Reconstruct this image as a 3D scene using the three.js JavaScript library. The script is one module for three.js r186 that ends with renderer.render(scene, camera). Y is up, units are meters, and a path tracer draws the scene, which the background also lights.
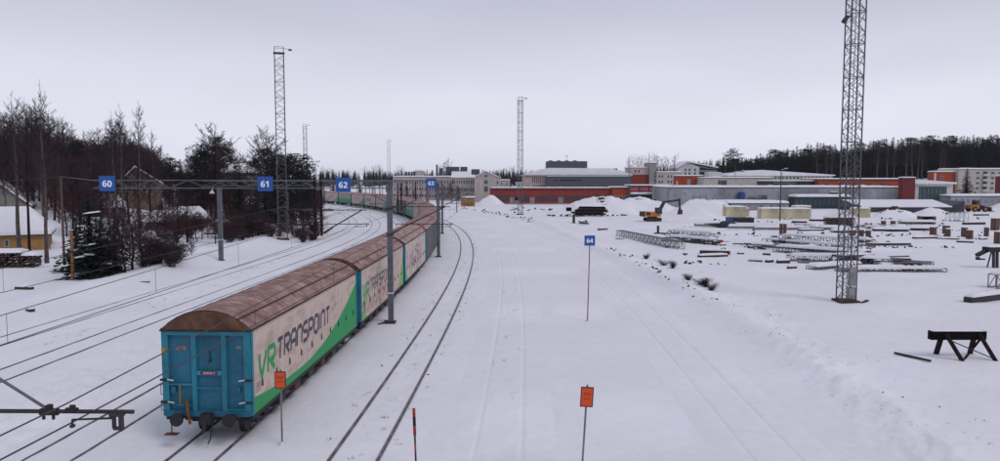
import * as THREE from 'three';
import { mergeGeometries } from 'three/addons/utils/BufferGeometryUtils.js';
import { RoundedBoxGeometry } from 'three/addons/geometries/RoundedBoxGeometry.js';

// ---------------------------------------------------------------- camera, sky, sun, exposure
const scene = new THREE.Scene();
const camera = new THREE.PerspectiveCamera(35.43, 1024 / 472, 0.1, 6000);
camera.position.set(0, 9.2, 0);
camera.rotation.set(-0.0712, 0, 0);

const renderer = new THREE.WebGLRenderer({ antialias: true });
renderer.setSize(1024, 472);
renderer.toneMapping = THREE.LinearToneMapping;
renderer.toneMappingExposure = 1.0;
renderer.shadowMap.enabled = true;

// overcast winter sky: pale near the horizon, greyer and slightly violet higher up, soft cloud mottling
const SKY_W = 512, SKY_H = 256;
{
  const data = new Float32Array(SKY_W * SKY_H * 4);
  const n3 = (x, y, z) => Math.sin(x * 1.7 + Math.sin(y * 2.3 + z)) * Math.sin(y * 1.9 + Math.sin(z * 2.1 + x)) * Math.sin(z * 1.3 + Math.sin(x * 1.1 + y));
  for (let j = 0; j < SKY_H; j++) for (let i = 0; i < SKY_W; i++) {
    const el = ((j + 0.5) / SKY_H - 0.5) * Math.PI, az = ((i + 0.5) / SKY_W) * Math.PI * 2;
    const e = Math.max(0, el) * 180 / Math.PI;
    const t = 1 - Math.exp(-Math.pow(e / 11.2, 2.7));
    const cx = Math.cos(el) * Math.cos(az), cz = Math.cos(el) * Math.sin(az), cy = Math.sin(el) * 3.5;
    const m = 1 + 0.05 * n3(cx * 3 + 1, cy * 4, cz * 3) + 0.025 * n3(cx * 9, cy * 9 + 2, cz * 9);
    const lo = [0.79, 0.805, 0.915], hi = [0.49, 0.503, 0.62];
    const k = 4 * (j * SKY_W + i);
    for (let c = 0; c < 3; c++) data[k + c] = (lo[c] + (hi[c] - lo[c]) * t) * m;
    data[k + 3] = 1;
  }
  const sky = new THREE.DataTexture(data, SKY_W, SKY_H, THREE.RGBAFormat, THREE.FloatType);
  sky.mapping = THREE.EquirectangularReflectionMapping;
  sky.magFilter = THREE.LinearFilter; sky.minFilter = THREE.LinearFilter;
  sky.needsUpdate = true;
  scene.background = sky;
  scene.environment = sky;
}
const sun = new THREE.DirectionalLight(0xfff9f4, 0.9);
sun.position.set(120, 190, 60);
sun.target.position.set(0, 0, -60);
sun.castShadow = true;
sun.shadow.radius = 40;
sun.shadow.mapSize.set(2048, 2048);
Object.assign(sun.shadow.camera, { left: -260, right: 260, top: 260, bottom: -260, near: 1, far: 900 });
scene.add(sun, sun.target);

// ---------------------------------------------------------------- helpers
function rng(seed) { let a = seed >>> 0; return () => { a = (a + 0x6D2B79F5) | 0; let t = Math.imul(a ^ (a >>> 15), 1 | a); t = (t + Math.imul(t ^ (t >>> 7), 61 | t)) ^ t; return ((t ^ (t >>> 14)) >>> 0) / 4294967296; }; }
const clamp = (x, a, b) => Math.min(b, Math.max(a, x));
const lerp = (a, b, t) => a + (b - a) * t;
const smooth = (a, b, x) => { const t = clamp((x - a) / (b - a), 0, 1); return t * t * (3 - 2 * t); };
function hash2(i, j, s) { let h = Math.imul(i, 374761393) + Math.imul(j, 668265263) + Math.imul(s, 1274126177); h = Math.imul(h ^ (h >>> 13), 1274126177); return ((h ^ (h >>> 16)) >>> 0) / 4294967296; }
function vnoise(x, y, s = 0) {
  const i = Math.floor(x), j = Math.floor(y), u = x - i, v = y - j, a = u * u * (3 - 2 * u), b = v * v * (3 - 2 * v);
  return lerp(lerp(hash2(i, j, s), hash2(i + 1, j, s), a), lerp(hash2(i, j + 1, s), hash2(i + 1, j + 1, s), a), b);
}
function fbm(x, y, o = 4, s = 0) { let r = 0, a = 0.5, t = 0; for (let k = 0; k < o; k++) { r += a * vnoise(x, y, s + k); t += a; a *= 0.5; x = x * 2.03 + 11.3; y = y * 2.03 + 5.7; } return r / t; }

// collects flat and round pieces into one geometry; uv in metres
class Shape3 {
  constructor() { this.p = []; this.n = []; this.u = []; }
  tri(a, b, c, na, nb, nc, ua, ub, uc) {
    const e1 = [b[0] - a[0], b[1] - a[1], b[2] - a[2]], e2 = [c[0] - a[0], c[1] - a[1], c[2] - a[2]];
    let fx = e1[1] * e2[2] - e1[2] * e2[1], fy = e1[2] * e2[0] - e1[0] * e2[2], fz = e1[0] * e2[1] - e1[1] * e2[0];
    const l = Math.hypot(fx, fy, fz) || 1; fx /= l; fy /= l; fz /= l; const f = [fx, fy, fz];
    const P = (q) => Math.abs(fy) > 0.7 ? [q[0], q[2]] : Math.abs(fx) > Math.abs(fz) ? [q[2], q[1]] : [q[0], q[1]];
    for (const [q, m, w] of [[a, na, ua], [b, nb, ub], [c, nc, uc]]) { this.p.push(...q); this.n.push(...(m || f)); this.u.push(...(w || P(q))); }
    return this;
  }
  quad(a, b, c, d, uv) { this.tri(a, b, c, 0, 0, 0, uv && uv[0], uv && uv[1], uv && uv[2]); this.tri(a, c, d, 0, 0, 0, uv && uv[0], uv && uv[2], uv && uv[3]); return this; }
  // box from its centre, turned about y
  box(x, y, z, w, h, d, ry = 0) {
    const c = Math.cos(ry), s = Math.sin(ry), V = (i, j, k) => { const a = i * w / 2, b = k * d / 2; return [x + a * c + b * s, y + j * h / 2, z - a * s + b * c]; };
    this.quad(V(-1, -1, 1), V(1, -1, 1), V(1, 1, 1), V(-1, 1, 1)); this.quad(V(1, -1, -1), V(-1, -1, -1), V(-1, 1, -1), V(1, 1, -1));
    this.quad(V(1, -1, 1), V(1, -1, -1), V(1, 1, -1), V(1, 1, 1)); this.quad(V(-1, -1, -1), V(-1, -1, 1), V(-1, 1, 1), V(-1, 1, -1));
    this.quad(V(-1, 1, 1), V(1, 1, 1), V(1, 1, -1), V(-1, 1, -1)); this.quad(V(-1, -1, -1), V(1, -1, -1), V(1, -1, 1), V(-1, -1, 1));
    return this;
  }
  frame(a, b) {
    const d = [b[0] - a[0], b[1] - a[1], b[2] - a[2]], l = Math.hypot(...d) || 1e-6, t = d.map((v) => v / l);
    const up = Math.abs(t[1]) > 0.95 ? [1, 0, 0] : [0, 1, 0];
    let s = [t[1] * up[2] - t[2] * up[1], t[2] * up[0] - t[0] * up[2], t[0] * up[1] - t[1] * up[0]]; const sl = Math.hypot(...s); s = s.map((v) => v / sl);
    const w = [s[1] * t[2] - s[2] * t[1], s[2] * t[0] - s[0] * t[2], s[0] * t[1] - s[1] * t[0]];
    return { t, s, w };
  }
  // square bar between two points
  bar(a, b, w = 0.05, h = w) {
    const { s, w: v } = this.frame(a, b), C = (q, i, j) => [0, 1, 2].map((k) => q[k] + s[k] * i * w / 2 + v[k] * j * h / 2);
    const A = [C(a, -1, -1), C(a, 1, -1), C(a, 1, 1), C(a, -1, 1)], B = [C(b, -1, -1), C(b, 1, -1), C(b, 1, 1), C(b, -1, 1)];
    for (let i = 0; i < 4; i++) this.quad(A[(i + 1) % 4], A[i], B[i], B[(i + 1) % 4]);
    this.quad(A[0], A[1], A[2], A[3]); this.quad(B[3], B[2], B[1], B[0]);
    return this;
  }
  tube(a, b, r0, r1 = r0, n = 8, cap = true) {
    const { t, s, w } = this.frame(a, b), L = Math.hypot(b[0] - a[0], b[1] - a[1], b[2] - a[2]);
    const ring = (q, r) => Array.from({ length: n + 1 }, (_, i) => { const f = i / n * Math.PI * 2, c = Math.cos(f), d = Math.sin(f); const m = [0, 1, 2].map((k) => s[k] * c + w[k] * d); return { q: [0, 1, 2].map((k) => q[k] + m[k] * r), m, u: i / n * 6.28 * r0 }; });
    const A = ring(a, r0), B = ring(b, r1);
    for (let i = 0; i < n; i++) {
      this.tri(A[i + 1].q, A[i].q, B[i].q, A[i + 1].m, A[i].m, B[i].m, [A[i + 1].u, 0], [A[i].u, 0], [B[i].u, L]);
      this.tri(A[i + 1].q, B[i].q, B[i + 1].q, A[i + 1].m, B[i].m, B[i + 1].m, [A[i + 1].u, 0], [B[i].u, L], [B[i + 1].u, L]);
      if (cap && n > 3) { if (r0 > 0) this.tri(a, A[i].q, A[i + 1].q); if (r1 > 0) this.tri(b, B[i + 1].q, B[i].q); }
    }
    return this;
  }
  pipe(pts, r, n = 6) { for (let i = 0; i + 1 < pts.length; i++) this.tube(pts[i], pts[i + 1], r, r, n, i === 0 || i === pts.length - 2); return this; }
  // outline in the x-y plane pushed along z from z0 to z1 (outline counter-clockwise, convex or nearly so)
  prism(pts, z0, z1) {
    const sh = new THREE.Shape(pts.map(([x, y]) => new THREE.Vector2(x, y))), tr = THREE.ShapeUtils.triangulateShape(pts.map(([x, y]) => new THREE.Vector2(x, y)), []);
    for (const [a, b, c] of tr) { this.tri([...pts[a], z1], [...pts[b], z1], [...pts[c], z1]); this.tri([...pts[c], z0], [...pts[b], z0], [...pts[a], z0]); }
    for (let i = 0; i < pts.length; i++) { const A = pts[i], B = pts[(i + 1) % pts.length]; this.quad([...A, z0], [...B, z0], [...B, z1], [...A, z1]); }
    return this;
  }
  geo() {
    const g = new THREE.BufferGeometry();
    g.setAttribute('position', new THREE.Float32BufferAttribute(this.p, 3)); g.setAttribute('normal', new THREE.Float32BufferAttribute(this.n, 3)); g.setAttribute('uv', new THREE.Float32BufferAttribute(this.u, 2));
    return g;
  }
}
const S3 = () => new Shape3();

const taken = new Map();
function numbered(base) { const n = taken.get(base) || 0; taken.set(base, n + 1); return n ? `${base}_${String(n).padStart(3, '0')}` : base; }
function tag(o, label, category, group, kind) { if (label) o.userData.label = label; if (category) o.userData.category = category; if (group) o.userData.group = group; if (kind) o.userData.kind = kind; return o; }
// one mesh; a part when it has a parent, otherwise a thing of the scene
function part(name, shape, material, parent) {
  const m = new THREE.Mesh(shape instanceof Shape3 ? shape.geo() : shape, material);
  m.castShadow = m.receiveShadow = true;
  m.name = parent ? name : numbered(name);
  (parent || scene).add(m);
  return m;
}
function thing(name, label, category, [x, y, z] = [0, 0, 0], turn = 0, group) {
  const o = new THREE.Group(); o.name = numbered(name); scene.add(o);
  o.position.set(x, y, z); o.rotation.y = turn; tag(o, label, category, group);
  return o;
}
function copyOf(src, label, group) {
  const c = src.clone(true); c.name = numbered(src.name.replace(/_\d{3}$/, '')); c.userData = { ...src.userData }; scene.add(c);
  if (label) c.userData.label = label; if (group) c.userData.group = group;
  return c;
}

// ---------------------------------------------------------------- textures and materials
function noiseTex(size, fn, srgb) {
  const d = new Uint8Array(size * size * 4);
  for (let j = 0; j < size; j++) for (let i = 0; i < size; i++) { const c = fn(i / size, j / size), k = 4 * (j * size + i); d[k] = clamp(c[0], 0, 1) * 255; d[k + 1] = clamp(c[1], 0, 1) * 255; d[k + 2] = clamp(c[2], 0, 1) * 255; d[k + 3] = 255; }
  const t = new THREE.DataTexture(d, size, size); t.wrapS = t.wrapT = THREE.RepeatWrapping; t.magFilter = THREE.LinearFilter; t.minFilter = THREE.LinearMipmapLinearFilter; t.generateMipmaps = true;
  if (srgb) t.colorSpace = THREE.SRGBColorSpace; t.needsUpdate = true; return t;
}
// tileable fractal noise on the unit square
function tnoise(u, v, f, s) { const x = u * f, y = v * f, i = Math.floor(x), j = Math.floor(y), a0 = x - i, b0 = y - j, a = a0 * a0 * (3 - 2 * a0), b = b0 * b0 * (3 - 2 * b0), W = (q) => ((q % f) + f) % f; return lerp(lerp(hash2(W(i), W(j), s), hash2(W(i + 1), W(j), s), a), lerp(hash2(W(i), W(j + 1), s), hash2(W(i + 1), W(j + 1), s), a), b); }
function tf(u, v, f, o = 4, s = 0) { let r = 0, a = 0.5, t = 0; for (let k = 0; k < o; k++) { r += a * tnoise(u, v, f, s + k); t += a; a *= 0.55; f *= 2; } return r / t; }
const withRepeat = (t, x, y = x) => { const c = t.clone(); c.repeat.set(x, y); c.needsUpdate = true; return c; };

const snowBump = noiseTex(512, (u, v) => { const a = tf(u, v, 6, 5, 3); const s = a * 0.7 + 0.3 * tf(u, v, 48, 3, 9); return [s, s, s]; });
const snowTint = noiseTex(512, (u, v) => { const a = tf(u, v, 4, 6, 21), b = tf(u, v, 60, 2, 5); const s = 0.955 + (a - 0.5) * 0.07 + (b - 0.5) * 0.03; return [s * 0.985, s * 0.985, s]; }, true);
const grime = noiseTex(256, (u, v) => { const a = tf(u, v, 4, 5, 31), b = tf(u, v, 24, 3, 12); const s = 0.80 + (a - 0.5) * 0.34 + (b - 0.5) * 0.12; return [s, s, s]; }, true);
const rustTex = noiseTex(256, (u, v) => { const a = tf(u, v, 8, 5, 41); const s = 0.75 + (a - 0.5) * 0.7; return [s, s * 0.97, s * 0.95]; }, true);
const streaks = noiseTex(256, (u, v) => { const a = tnoise(u, 0.5 + v * 0.02, 64, 3) * 0.5 + tnoise(u, v, 16, 8) * 0.3 + tf(u, v, 8, 4, 2) * 0.4; const s = 0.84 + (a - 0.5) * 0.2; return [s, s, s]; }, true);
const fineBump = noiseTex(256, (u, v) => { const s = tf(u, v, 16, 4, 17); return [s, s, s]; });

const lin = (r, g, b) => new THREE.Color().setRGB(r, g, b);
function mat(rgb, o = {}) {
  const { rough = 0.85, tex = grime, rep = 0.25, bump = 0, ...rest } = o;
  const m = new (rest.specularIntensity === undefined ? THREE.MeshStandardMaterial : THREE.MeshPhysicalMaterial)({ color: lin(...rgb), roughness: rough, ...rest });
  if (tex) m.map = withRepeat(tex, rep);
  if (bump) { m.bumpMap = withRepeat(fineBump, rep * 2); m.bumpScale = bump; }
  return m;
}
const M = {
  snow: new THREE.MeshStandardMaterial({ color: lin(0.86, 0.86, 0.88), roughness: 0.95, map: withRepeat(snowTint, 0.045), bumpMap: withRepeat(snowBump, 0.21), bumpScale: 0.03 }),
  snowRoof: new THREE.MeshStandardMaterial({ color: lin(0.85, 0.85, 0.87), roughness: 0.95, map: withRepeat(snowTint, 0.11), bumpMap: withRepeat(snowBump, 0.3), bumpScale: 0.05 }),
  rail: mat([0.22, 0.205, 0.23], { rough: 0.6, tex: rustTex, rep: 0.5 }),
  steel: mat([0.16, 0.175, 0.205], { rough: 0.6, metalness: 0.15, rep: 0.3 }),
  steelDark: mat([0.045, 0.035, 0.045], { rough: 0.7, rep: 0.4 }),
  galv: mat([0.27, 0.27, 0.30], { rough: 0.55, metalness: 0.3, rep: 0.4 }),
  black: mat([0.018, 0.015, 0.018], { rough: 0.7, rep: 0.5 }),
  rubber: mat([0.02, 0.02, 0.022], { rough: 0.85, tex: null }),
  wire: mat([0.035, 0.03, 0.035], { rough: 0.6, tex: null }),
  insul: mat([0.05, 0.02, 0.022], { rough: 0.35, tex: null }),
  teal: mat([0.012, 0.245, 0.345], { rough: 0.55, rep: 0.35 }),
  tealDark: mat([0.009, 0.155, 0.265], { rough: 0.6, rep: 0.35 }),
  brown: mat([0.17, 0.085, 0.05], { rough: 0.85, tex: rustTex, rep: 0.4 }),
  rust: mat([0.13, 0.06, 0.05], { rough: 0.9, tex: rustTex, rep: 0.3 }),
  timber: mat([0.085, 0.06, 0.055], { rough: 0.95, tex: rustTex, rep: 0.6, bump: 0.01 }),
  timberDark: mat([0.012, 0.008, 0.011], { specularIntensity: 0.3, rough: 0.95, tex: rustTex, rep: 0.6, bump: 0.01 }),
  rustDark: mat([0.04, 0.02, 0.025], { specularIntensity: 0.4, rough: 0.9, tex: rustTex, rep: 0.5 }),
  steelMast: mat([0.13, 0.125, 0.15], { rough: 0.6, metalness: 0.15, rep: 0.4 }),
  boxWood: mat([0.22, 0.125, 0.105], { rough: 0.9, tex: rustTex, rep: 0.4 }),
  orange: mat([0.72, 0.11, 0.02], { rough: 0.6, rep: 1 }),
  red: mat([0.52, 0.045, 0.03], { rough: 0.6, rep: 1 }),
  yellow: mat([0.5, 0.28, 0.03], { rough: 0.6, rep: 1 }),
  glass: mat([0.03, 0.04, 0.05], { rough: 0.15, tex: null }),
};
// ---------------------------------------------------------------- the line: one clothoid-like path shared by all tracks
const PATH = [];
{
  let x = -5.95, d = 0, th = 3.2 * Math.PI / 180;
  const kap = (s) => s < 30 ? 0.0006 : s > 120 ? 0.0027 : lerp(0.0006, 0.0027, (s - 30) / 90);
  for (let s = 0; s <= 430; s += 0.5) { PATH.push([x, d, th]); x += Math.sin(th) * 0.5; d += Math.cos(th) * 0.5; th -= kap(s) * 0.5; }
}
// point of the main track at run s (metres ahead of the bridge), moved sideways by off (right is positive)
function onPath(s, off = 0) {
  const f = s / 0.5; let x, d, th;
  if (s <= 0) { const p = PATH[0]; th = p[2]; x = p[0] + Math.sin(th) * s; d = p[1] + Math.cos(th) * s; }
  else { const i = Math.min(PATH.length - 2, Math.floor(f)), t = f - i, a = PATH[i], b = PATH[i + 1]; x = lerp(a[0], b[0], t); d = lerp(a[1], b[1], t); th = lerp(a[2], b[2], t); }
  return { x: x + off * Math.cos(th), z: -(d - off * Math.sin(th)), th };
}
// sideways distance of a ground point from the main track
let lastRun = 0;
function offsetOf(x, d) {
  lastRun = d;
  if (d < 0) { const p = PATH[0]; return (x - p[0]) * Math.cos(p[2]) + (d) * -Math.sin(p[2]); }
  let best = 1e9, bi = 0;
  for (let i = 0; i < PATH.length; i += 12) { const q = (PATH[i][0] - x) ** 2 + (PATH[i][1] - d) ** 2; if (q < best) { best = q; bi = i; } }
  lastRun = bi * 0.5; const p = PATH[bi]; return (x - p[0]) * Math.cos(p[2]) - (d - p[1]) * Math.sin(p[2]);
}
const TRACK = {
  main: () => 0,                                                         // cleared track beside the train
  train: () => -5.3,
  second: () => -10.0,
  third: (s) => lerp(-19.0, -14.6, smooth(38, 160, s)),
  fourth: (s) => lerp(-24.2, -19.3, smooth(38, 160, s)),
  buried: () => 4.7,
  faint: (s) => 13.9,
};

const BEDS = Object.values(TRACK);

// ---------------------------------------------------------------- ground
function groundAt(x, d, carved = false) {
  const off = offsetOf(x, d), run = lastRun, inYard = smooth(15, 19, off), inLeft = smooth(27, 34, -off);
  let y = 0;
  // wooded rise on the left, forest rise on the right, low swell far ahead
  y += 15 * Math.exp(-(((x + 155) / 85) ** 2) - ((d - 225) / 105) ** 2) * smooth(32, 75, -off);
  y += 17 * smooth(80, 330, x) * smooth(330, 460, d) + 8 * smooth(300, 600, x) * smooth(250, 450, d);
  y += 7 * smooth(420, 900, d);
  // long low bank between the tracks and the storage yard
  y += 0.45 * Math.exp(-(((off - 18.5 - 1.5 * Math.sin(d * 0.045)) / 1.3) ** 2)) * smooth(10, 30, d) * (0.6 + 0.8 * vnoise(x * 0.12, d * 0.12, 4));
  // bank beside the leftmost track
  y += 0.55 * Math.exp(-(((off + 30.5) / 2.2) ** 2)) * smooth(20, 40, d) * (1 - smooth(110, 150, d));
  const wide = fbm(x * 0.06, d * 0.06, 4, 7) - 0.5, small = fbm(x * 0.55, d * 0.55, 3, 17) - 0.5;
  const rough = Math.max(inYard, inLeft);
  y += wide * lerp(0.045, 0.55, rough) + small * lerp(0.022, 0.15, rough);
  // trampled strip between the second and the third track
  const tr = smooth(11.6, 12.6, -off) * (1 - smooth(15.5, 17, -off)) * smooth(10, 22, d) * (1 - smooth(75, 110, d));
  if (tr > 0) y += tr * (fbm(x * 2.3, d * 1.7, 2, 57) - 0.5) * 0.42;
  // wheel ruts and footprints on the yard bank, lower right
  const rut = Math.exp(-(((off - 21 - 0.11 * (d - 40)) / 1.6) ** 2)) * (1 - smooth(48, 60, d));
  y += rut * (fbm(x * 1.9, d * 1.1, 3, 71) - 0.55) * 0.42;
  // the sheet sinks under each track, where the track's own snow bed takes its place
  if (carved && d > 3 && d < 330) for (const f of BEDS) { const a = Math.abs(off - f(run)); if (a < 1.75) { y -= 0.3 * (1 - smooth(1.25, 1.7, a)); break; } }
  return y;
}
{
  // fan-shaped sheet: fine towards the view, coarse behind, out to the horizon
  const az = [], R = [];
  for (let a = -180; a < -44; a += 4) az.push(a);
  for (let a = -44; a < 44; a += 0.16) az.push(a);
  for (let a = 44; a <= 180.01; a += 4) az.push(a);
  for (let r = 1.2; r < 4000; r *= r < 14 ? 1.06 : r < 200 ? 1.0105 : 1.025) R.push(r);
  const nA = az.length, nR = R.length, P = new Float32Array((nA * nR + 1) * 3), U = new Float32Array((nA * nR + 1) * 2), I = [];
  for (let j = 0; j < nR; j++) for (let i = 0; i < nA; i++) {
    const t = az[i] * Math.PI / 180, x = Math.sin(t) * R[j], d = Math.cos(t) * R[j], k = j * nA + i;
    P[3 * k] = x; P[3 * k + 1] = groundAt(x, d, true); P[3 * k + 2] = -d; U[2 * k] = x; U[2 * k + 1] = d;
    if (j && i) { const a = k - nA - 1, b = k - nA, c = k - 1; I.push(a, c, k, a, k, b); }
  }
  const c = nA * nR; P[3 * c + 1] = groundAt(0, 0);
  for (let i = 1; i < nA; i++) I.push(c, i - 1, i);
  const g = new THREE.BufferGeometry(); g.setAttribute('position', new THREE.BufferAttribute(P, 3)); g.setAttribute('uv', new THREE.BufferAttribute(U, 2)); g.setIndex(I); 
  // faces must look up
  g.computeVertexNormals();
  if (g.attributes.normal.getY(nA * 60 + 60) < 0) { for (let k = 0; k < I.length; k += 3) { const q = I[k + 1]; I[k + 1] = I[k + 2]; I[k + 2] = q; } g.setIndex(I); g.computeVertexNormals(); }
  const gm = part('snowy_ground', g, M.snow); tag(gm, 'smooth snow covering the rail yard and storage field', 'snow', null, 'structure');
}

// ---------------------------------------------------------------- tracks
function sweep(offFn, profile, s0, s1, step, follow = false, uvAcross = 1) {
  // profile: [sideways, height] points from left to right, swept along the line
  const sh = { P: [], U: [], I: [] }; let rows = 0;
  for (let s = s0; s <= s1 + 1e-6; s += typeof step === 'function' ? step(s) : step) {
    const f = typeof profile === 'function' ? profile(s) : profile;
    for (const [a, h] of f) { const q = onPath(s, offFn(s) + a); sh.P.push(q.x, follow ? groundAt(q.x, -q.z) + h : h, q.z); sh.U.push(a * uvAcross + offFn(s), s); }
    if (rows) { const n = f.length, b = (rows - 1) * n; for (let i = 0; i + 1 < n; i++) sh.I.push(b + i, b + i + 1, b + n + i + 1, b + i, b + n + i + 1, b + n + i); }
    rows++;
  }
  const g = new THREE.BufferGeometry(); g.setAttribute('position', new THREE.Float32BufferAttribute(sh.P, 3)); g.setAttribute('uv', new THREE.Float32BufferAttribute(sh.U, 2)); g.setIndex(sh.I); g.computeVertexNormals();
  return g;
}
const GAUGE = 0.762 + 0.036;
const stepFn = (s) => s < 70 ? 0.35 : s < 160 ? 1 : 2;
function bedProfile(seed, depth, half, crest, narrow = 1) {
  return (s) => {
    const n = (a, k) => (vnoise(a * 3 + seed * 7, s * 1.1, seed + k) - 0.5), r = [];
    const w = half;
    const edge = [[-w, -0.012], [-w + 0.12, 0.004], [-w + 0.45, 0.006], [-w + 0.8, 0.004]];
    for (const [a, h] of edge) r.push([a, h + (a > -w + 0.2 ? n(a, 1) * 0.012 : 0)]);
    for (const side of [-1, 1]) {
      const c = side * GAUGE, gw = 0.062 * narrow;
      const pts = [[c - gw * 2.6, crest], [c - gw * 1.3, crest * 0.7], [c - gw, -depth * 0.4], [c - gw * 0.45, -depth], [c + gw * 0.45, -depth], [c + gw, -depth * 0.4], [c + gw * 1.3, crest * 0.7], [c + gw * 2.6, crest]];
      for (const [a, h] of pts) r.push([a, h + n(a, 2) * 0.025 * (h < 0 ? 0.3 : 1)]);
      if (side < 0) for (const a of [-0.4, -0.15, 0.15, 0.4]) r.push([a, crest * 0.4 + n(a, 3) * 0.05]);
    }
    for (const [a, h] of edge.slice().reverse()) r.push([-a, h + (a > -w + 0.2 ? n(-a, 4) * 0.012 : 0)]);
    return r;
  };
}
function makeTrack(label, offFn, s0, s1, { depth = 0.06, crest = 0.012, top = 0.03, half = 2.1, seed = 1, rails = true, narrow = 1 }) {
  const t = thing('railway_track', label, 'railway track'); t.userData.kind = 'structure';
  part('snow_bed', sweep(offFn, bedProfile(seed, depth, half, crest, narrow), s0, s1, stepFn, true), M.snow, t);
  if (rails) for (const side of [-1, 1]) {
    const c = side * GAUGE, hw = 0.036;
    part('rail', sweep(offFn, [[c - hw, -0.16], [c - hw, top - 0.008], [c - hw + 0.01, top], [c + hw - 0.01, top], [c + hw, top - 0.008], [c + hw, -0.16]], s0, s1, stepFn), M.rail, t);
  }
  return t;
}
makeTrack('cleared track with bare rails curving past the right side of the train', TRACK.main, 4, 420, { depth: 0.06, crest: 0.008, top: 0.05, seed: 2, narrow: 1.2 });
makeTrack('track under the freight train', TRACK.train, 4, 420, { depth: 0.03, top: 0.045, seed: 3 });
makeTrack('empty track next to the train on its left', TRACK.second, 4, 420, { depth: 0.022, top: 0.03, seed: 4 });
makeTrack('third track from the left with thin dark rails, beyond the trampled snow', TRACK.third, 4, 420, { depth: 0.02, top: 0.025, seed: 5 });
makeTrack('leftmost half buried track', TRACK.fourth, 4, 420, { depth: 0.02, top: 0.02, seed: 6 });
makeTrack('track buried in snow right of the cleared track, only two faint grooves', TRACK.buried, 6, 330, { depth: 0.024, crest: 0.004, top: -0.02, seed: 7, rails: false, narrow: 1.4 });
makeTrack('faint pair of grooves of a buried track left of the storage yard', TRACK.faint, 8, 200, { depth: 0.026, crest: 0.004, half: 2.1, seed: 8, rails: false, narrow: 1.4 });

// dead grass and ballast crumbs poking through the snow
{
  const g = S3(), R = rng(77);
  for (let k = 0; k < 9; k++) { const a = R() * 6.28, r = 0.02 + R() * 0.05, h = 0.03 + R() * 0.09, x = Math.cos(a) * r * 1.6, z = Math.sin(a) * r, lx = x * 1.7, lz = z * 2.4; g.tri([x - 0.006, 0, z], [x + 0.006, 0, z], [lx, h, lz]); }
  const spots = [], put = (s, off, n, spread) => { for (let i = 0; i < n; i++) { const q = onPath(s + (R() - 0.5) * spread * 3, off + (R() - 0.5) * spread); spots.push([q.x, q.z, 0.35 + R() * R() * 1.1]); } };
  for (let s = 18; s < 130; s += 0.8) { if (R() < 0.55) put(s, (R() - 0.5) * 1.2, 1 + R() * 3, 0.35); if (R() < 0.45) put(s, 1.0 + R() * 0.4, 1 + R() * 3, 0.3); if (R() < 0.3) put(s, -1.1 - R() * 0.5, 1 + R() * 2, 0.3); }
  for (let i = 0; i < 14; i++) put(20 + R() * 45, 4.7 + (R() - 0.5) * 1.4, 2 + R() * 5, 0.25);
  for (let i = 0; i < 60; i++) put(24 + R() * 70, -20.5 - R() * 1.5, 2 + R() * 4, 0.6);
  for (let i = 0; i < 40; i++) put(70 + R() * 120, 14 + R() * 14, 2 + R() * 6, 0.8);
  for (let i = 0; i < 26; i++) put(26 + R() * 30, 18 + R() * 4, 1 + R() * 3, 1.2);
  const im = new THREE.InstancedMesh(g.geo(), mat([0.075, 0.06, 0.055], { tex: null, side: THREE.DoubleSide }), spots.length), m4 = new THREE.Matrix4();
  spots.forEach(([x, z, s], i) => { m4.compose(new THREE.Vector3(x, groundAt(x, -z) + 0.02, z), new THREE.Quaternion().setFromAxisAngle(new THREE.Vector3(0, 1, 0), R() * 6), new THREE.Vector3(s, s * 0.9, s)); im.setMatrixAt(i, m4); });
  im.name = 'dead_grass'; im.castShadow = im.receiveShadow = true; tag(im, 'sparse dead grass stalks poking through the snow', 'grass', null, 'stuff'); scene.add(im);
}
// ---------------------------------------------------------------- freight wagons
const WL = 15.3, WW = 3.1, EAVE = 4.0, RIDGE = 4.66, FLOOR = 1.02;
const LETTERS = {   // strokes on a grid 0..1 wide, 0..1 high
  V: [[[0, 1], [0.12, 0.45], [0.45, 0], [1, 1]]],
  R: [[[0, 0], [0, 1], [0.8, 1], [1, 0.85], [1, 0.6], [0.8, 0.45], [0.3, 0.45], [1, 0]]],
  T: [[[0, 1], [1, 1]], [[0.5, 1], [0.5, 0]]],
  A: [[[0, 0], [0, 0.8], [0.25, 1], [0.8, 1], [1, 0.85], [1, 0]], [[0, 0.42], [1, 0.42]]],
  n: [[[0, 0], [0, 0.85], [0.25, 1], [0.8, 1], [1, 0.82], [1, 0]]],
  S: [[[1, 1], [0.2, 1], [0, 0.85], [0, 0.65], [0.2, 0.52], [0.85, 0.48], [1, 0.35], [1, 0.15], [0.85, 0], [0, 0]]],
  P: [[[0, 0], [0, 1], [0.8, 1], [1, 0.85], [1, 0.58], [0.8, 0.42], [0, 0.42]]],
  O: [[[0.2, 0], [0, 0.2], [0, 0.8], [0.2, 1], [0.8, 1], [1, 0.8], [1, 0.2], [0.8, 0], [0.2, 0]]],
  I: [[[0.1, 1], [0.1, 0]]],
};
function drawWord(ctx, word, x, y, h, color, lw) {
  ctx.strokeStyle = color; ctx.lineWidth = lw; ctx.lineJoin = 'round'; ctx.lineCap = 'butt';
  for (const ch of word) {
    const w = ch === 'I' ? h * 0.14 : h * 0.86;
    for (const st of LETTERS[ch]) { ctx.beginPath(); st.forEach(([a, b], i) => { const px = x + a * w + b * h * 0.12, py = y - b * h; i ? ctx.lineTo(px, py) : ctx.moveTo(px, py); }); ctx.stroke(); }
    x += w + h * 0.27;
  }
  return x;
}
const TW = 1536, TH = 288;
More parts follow.
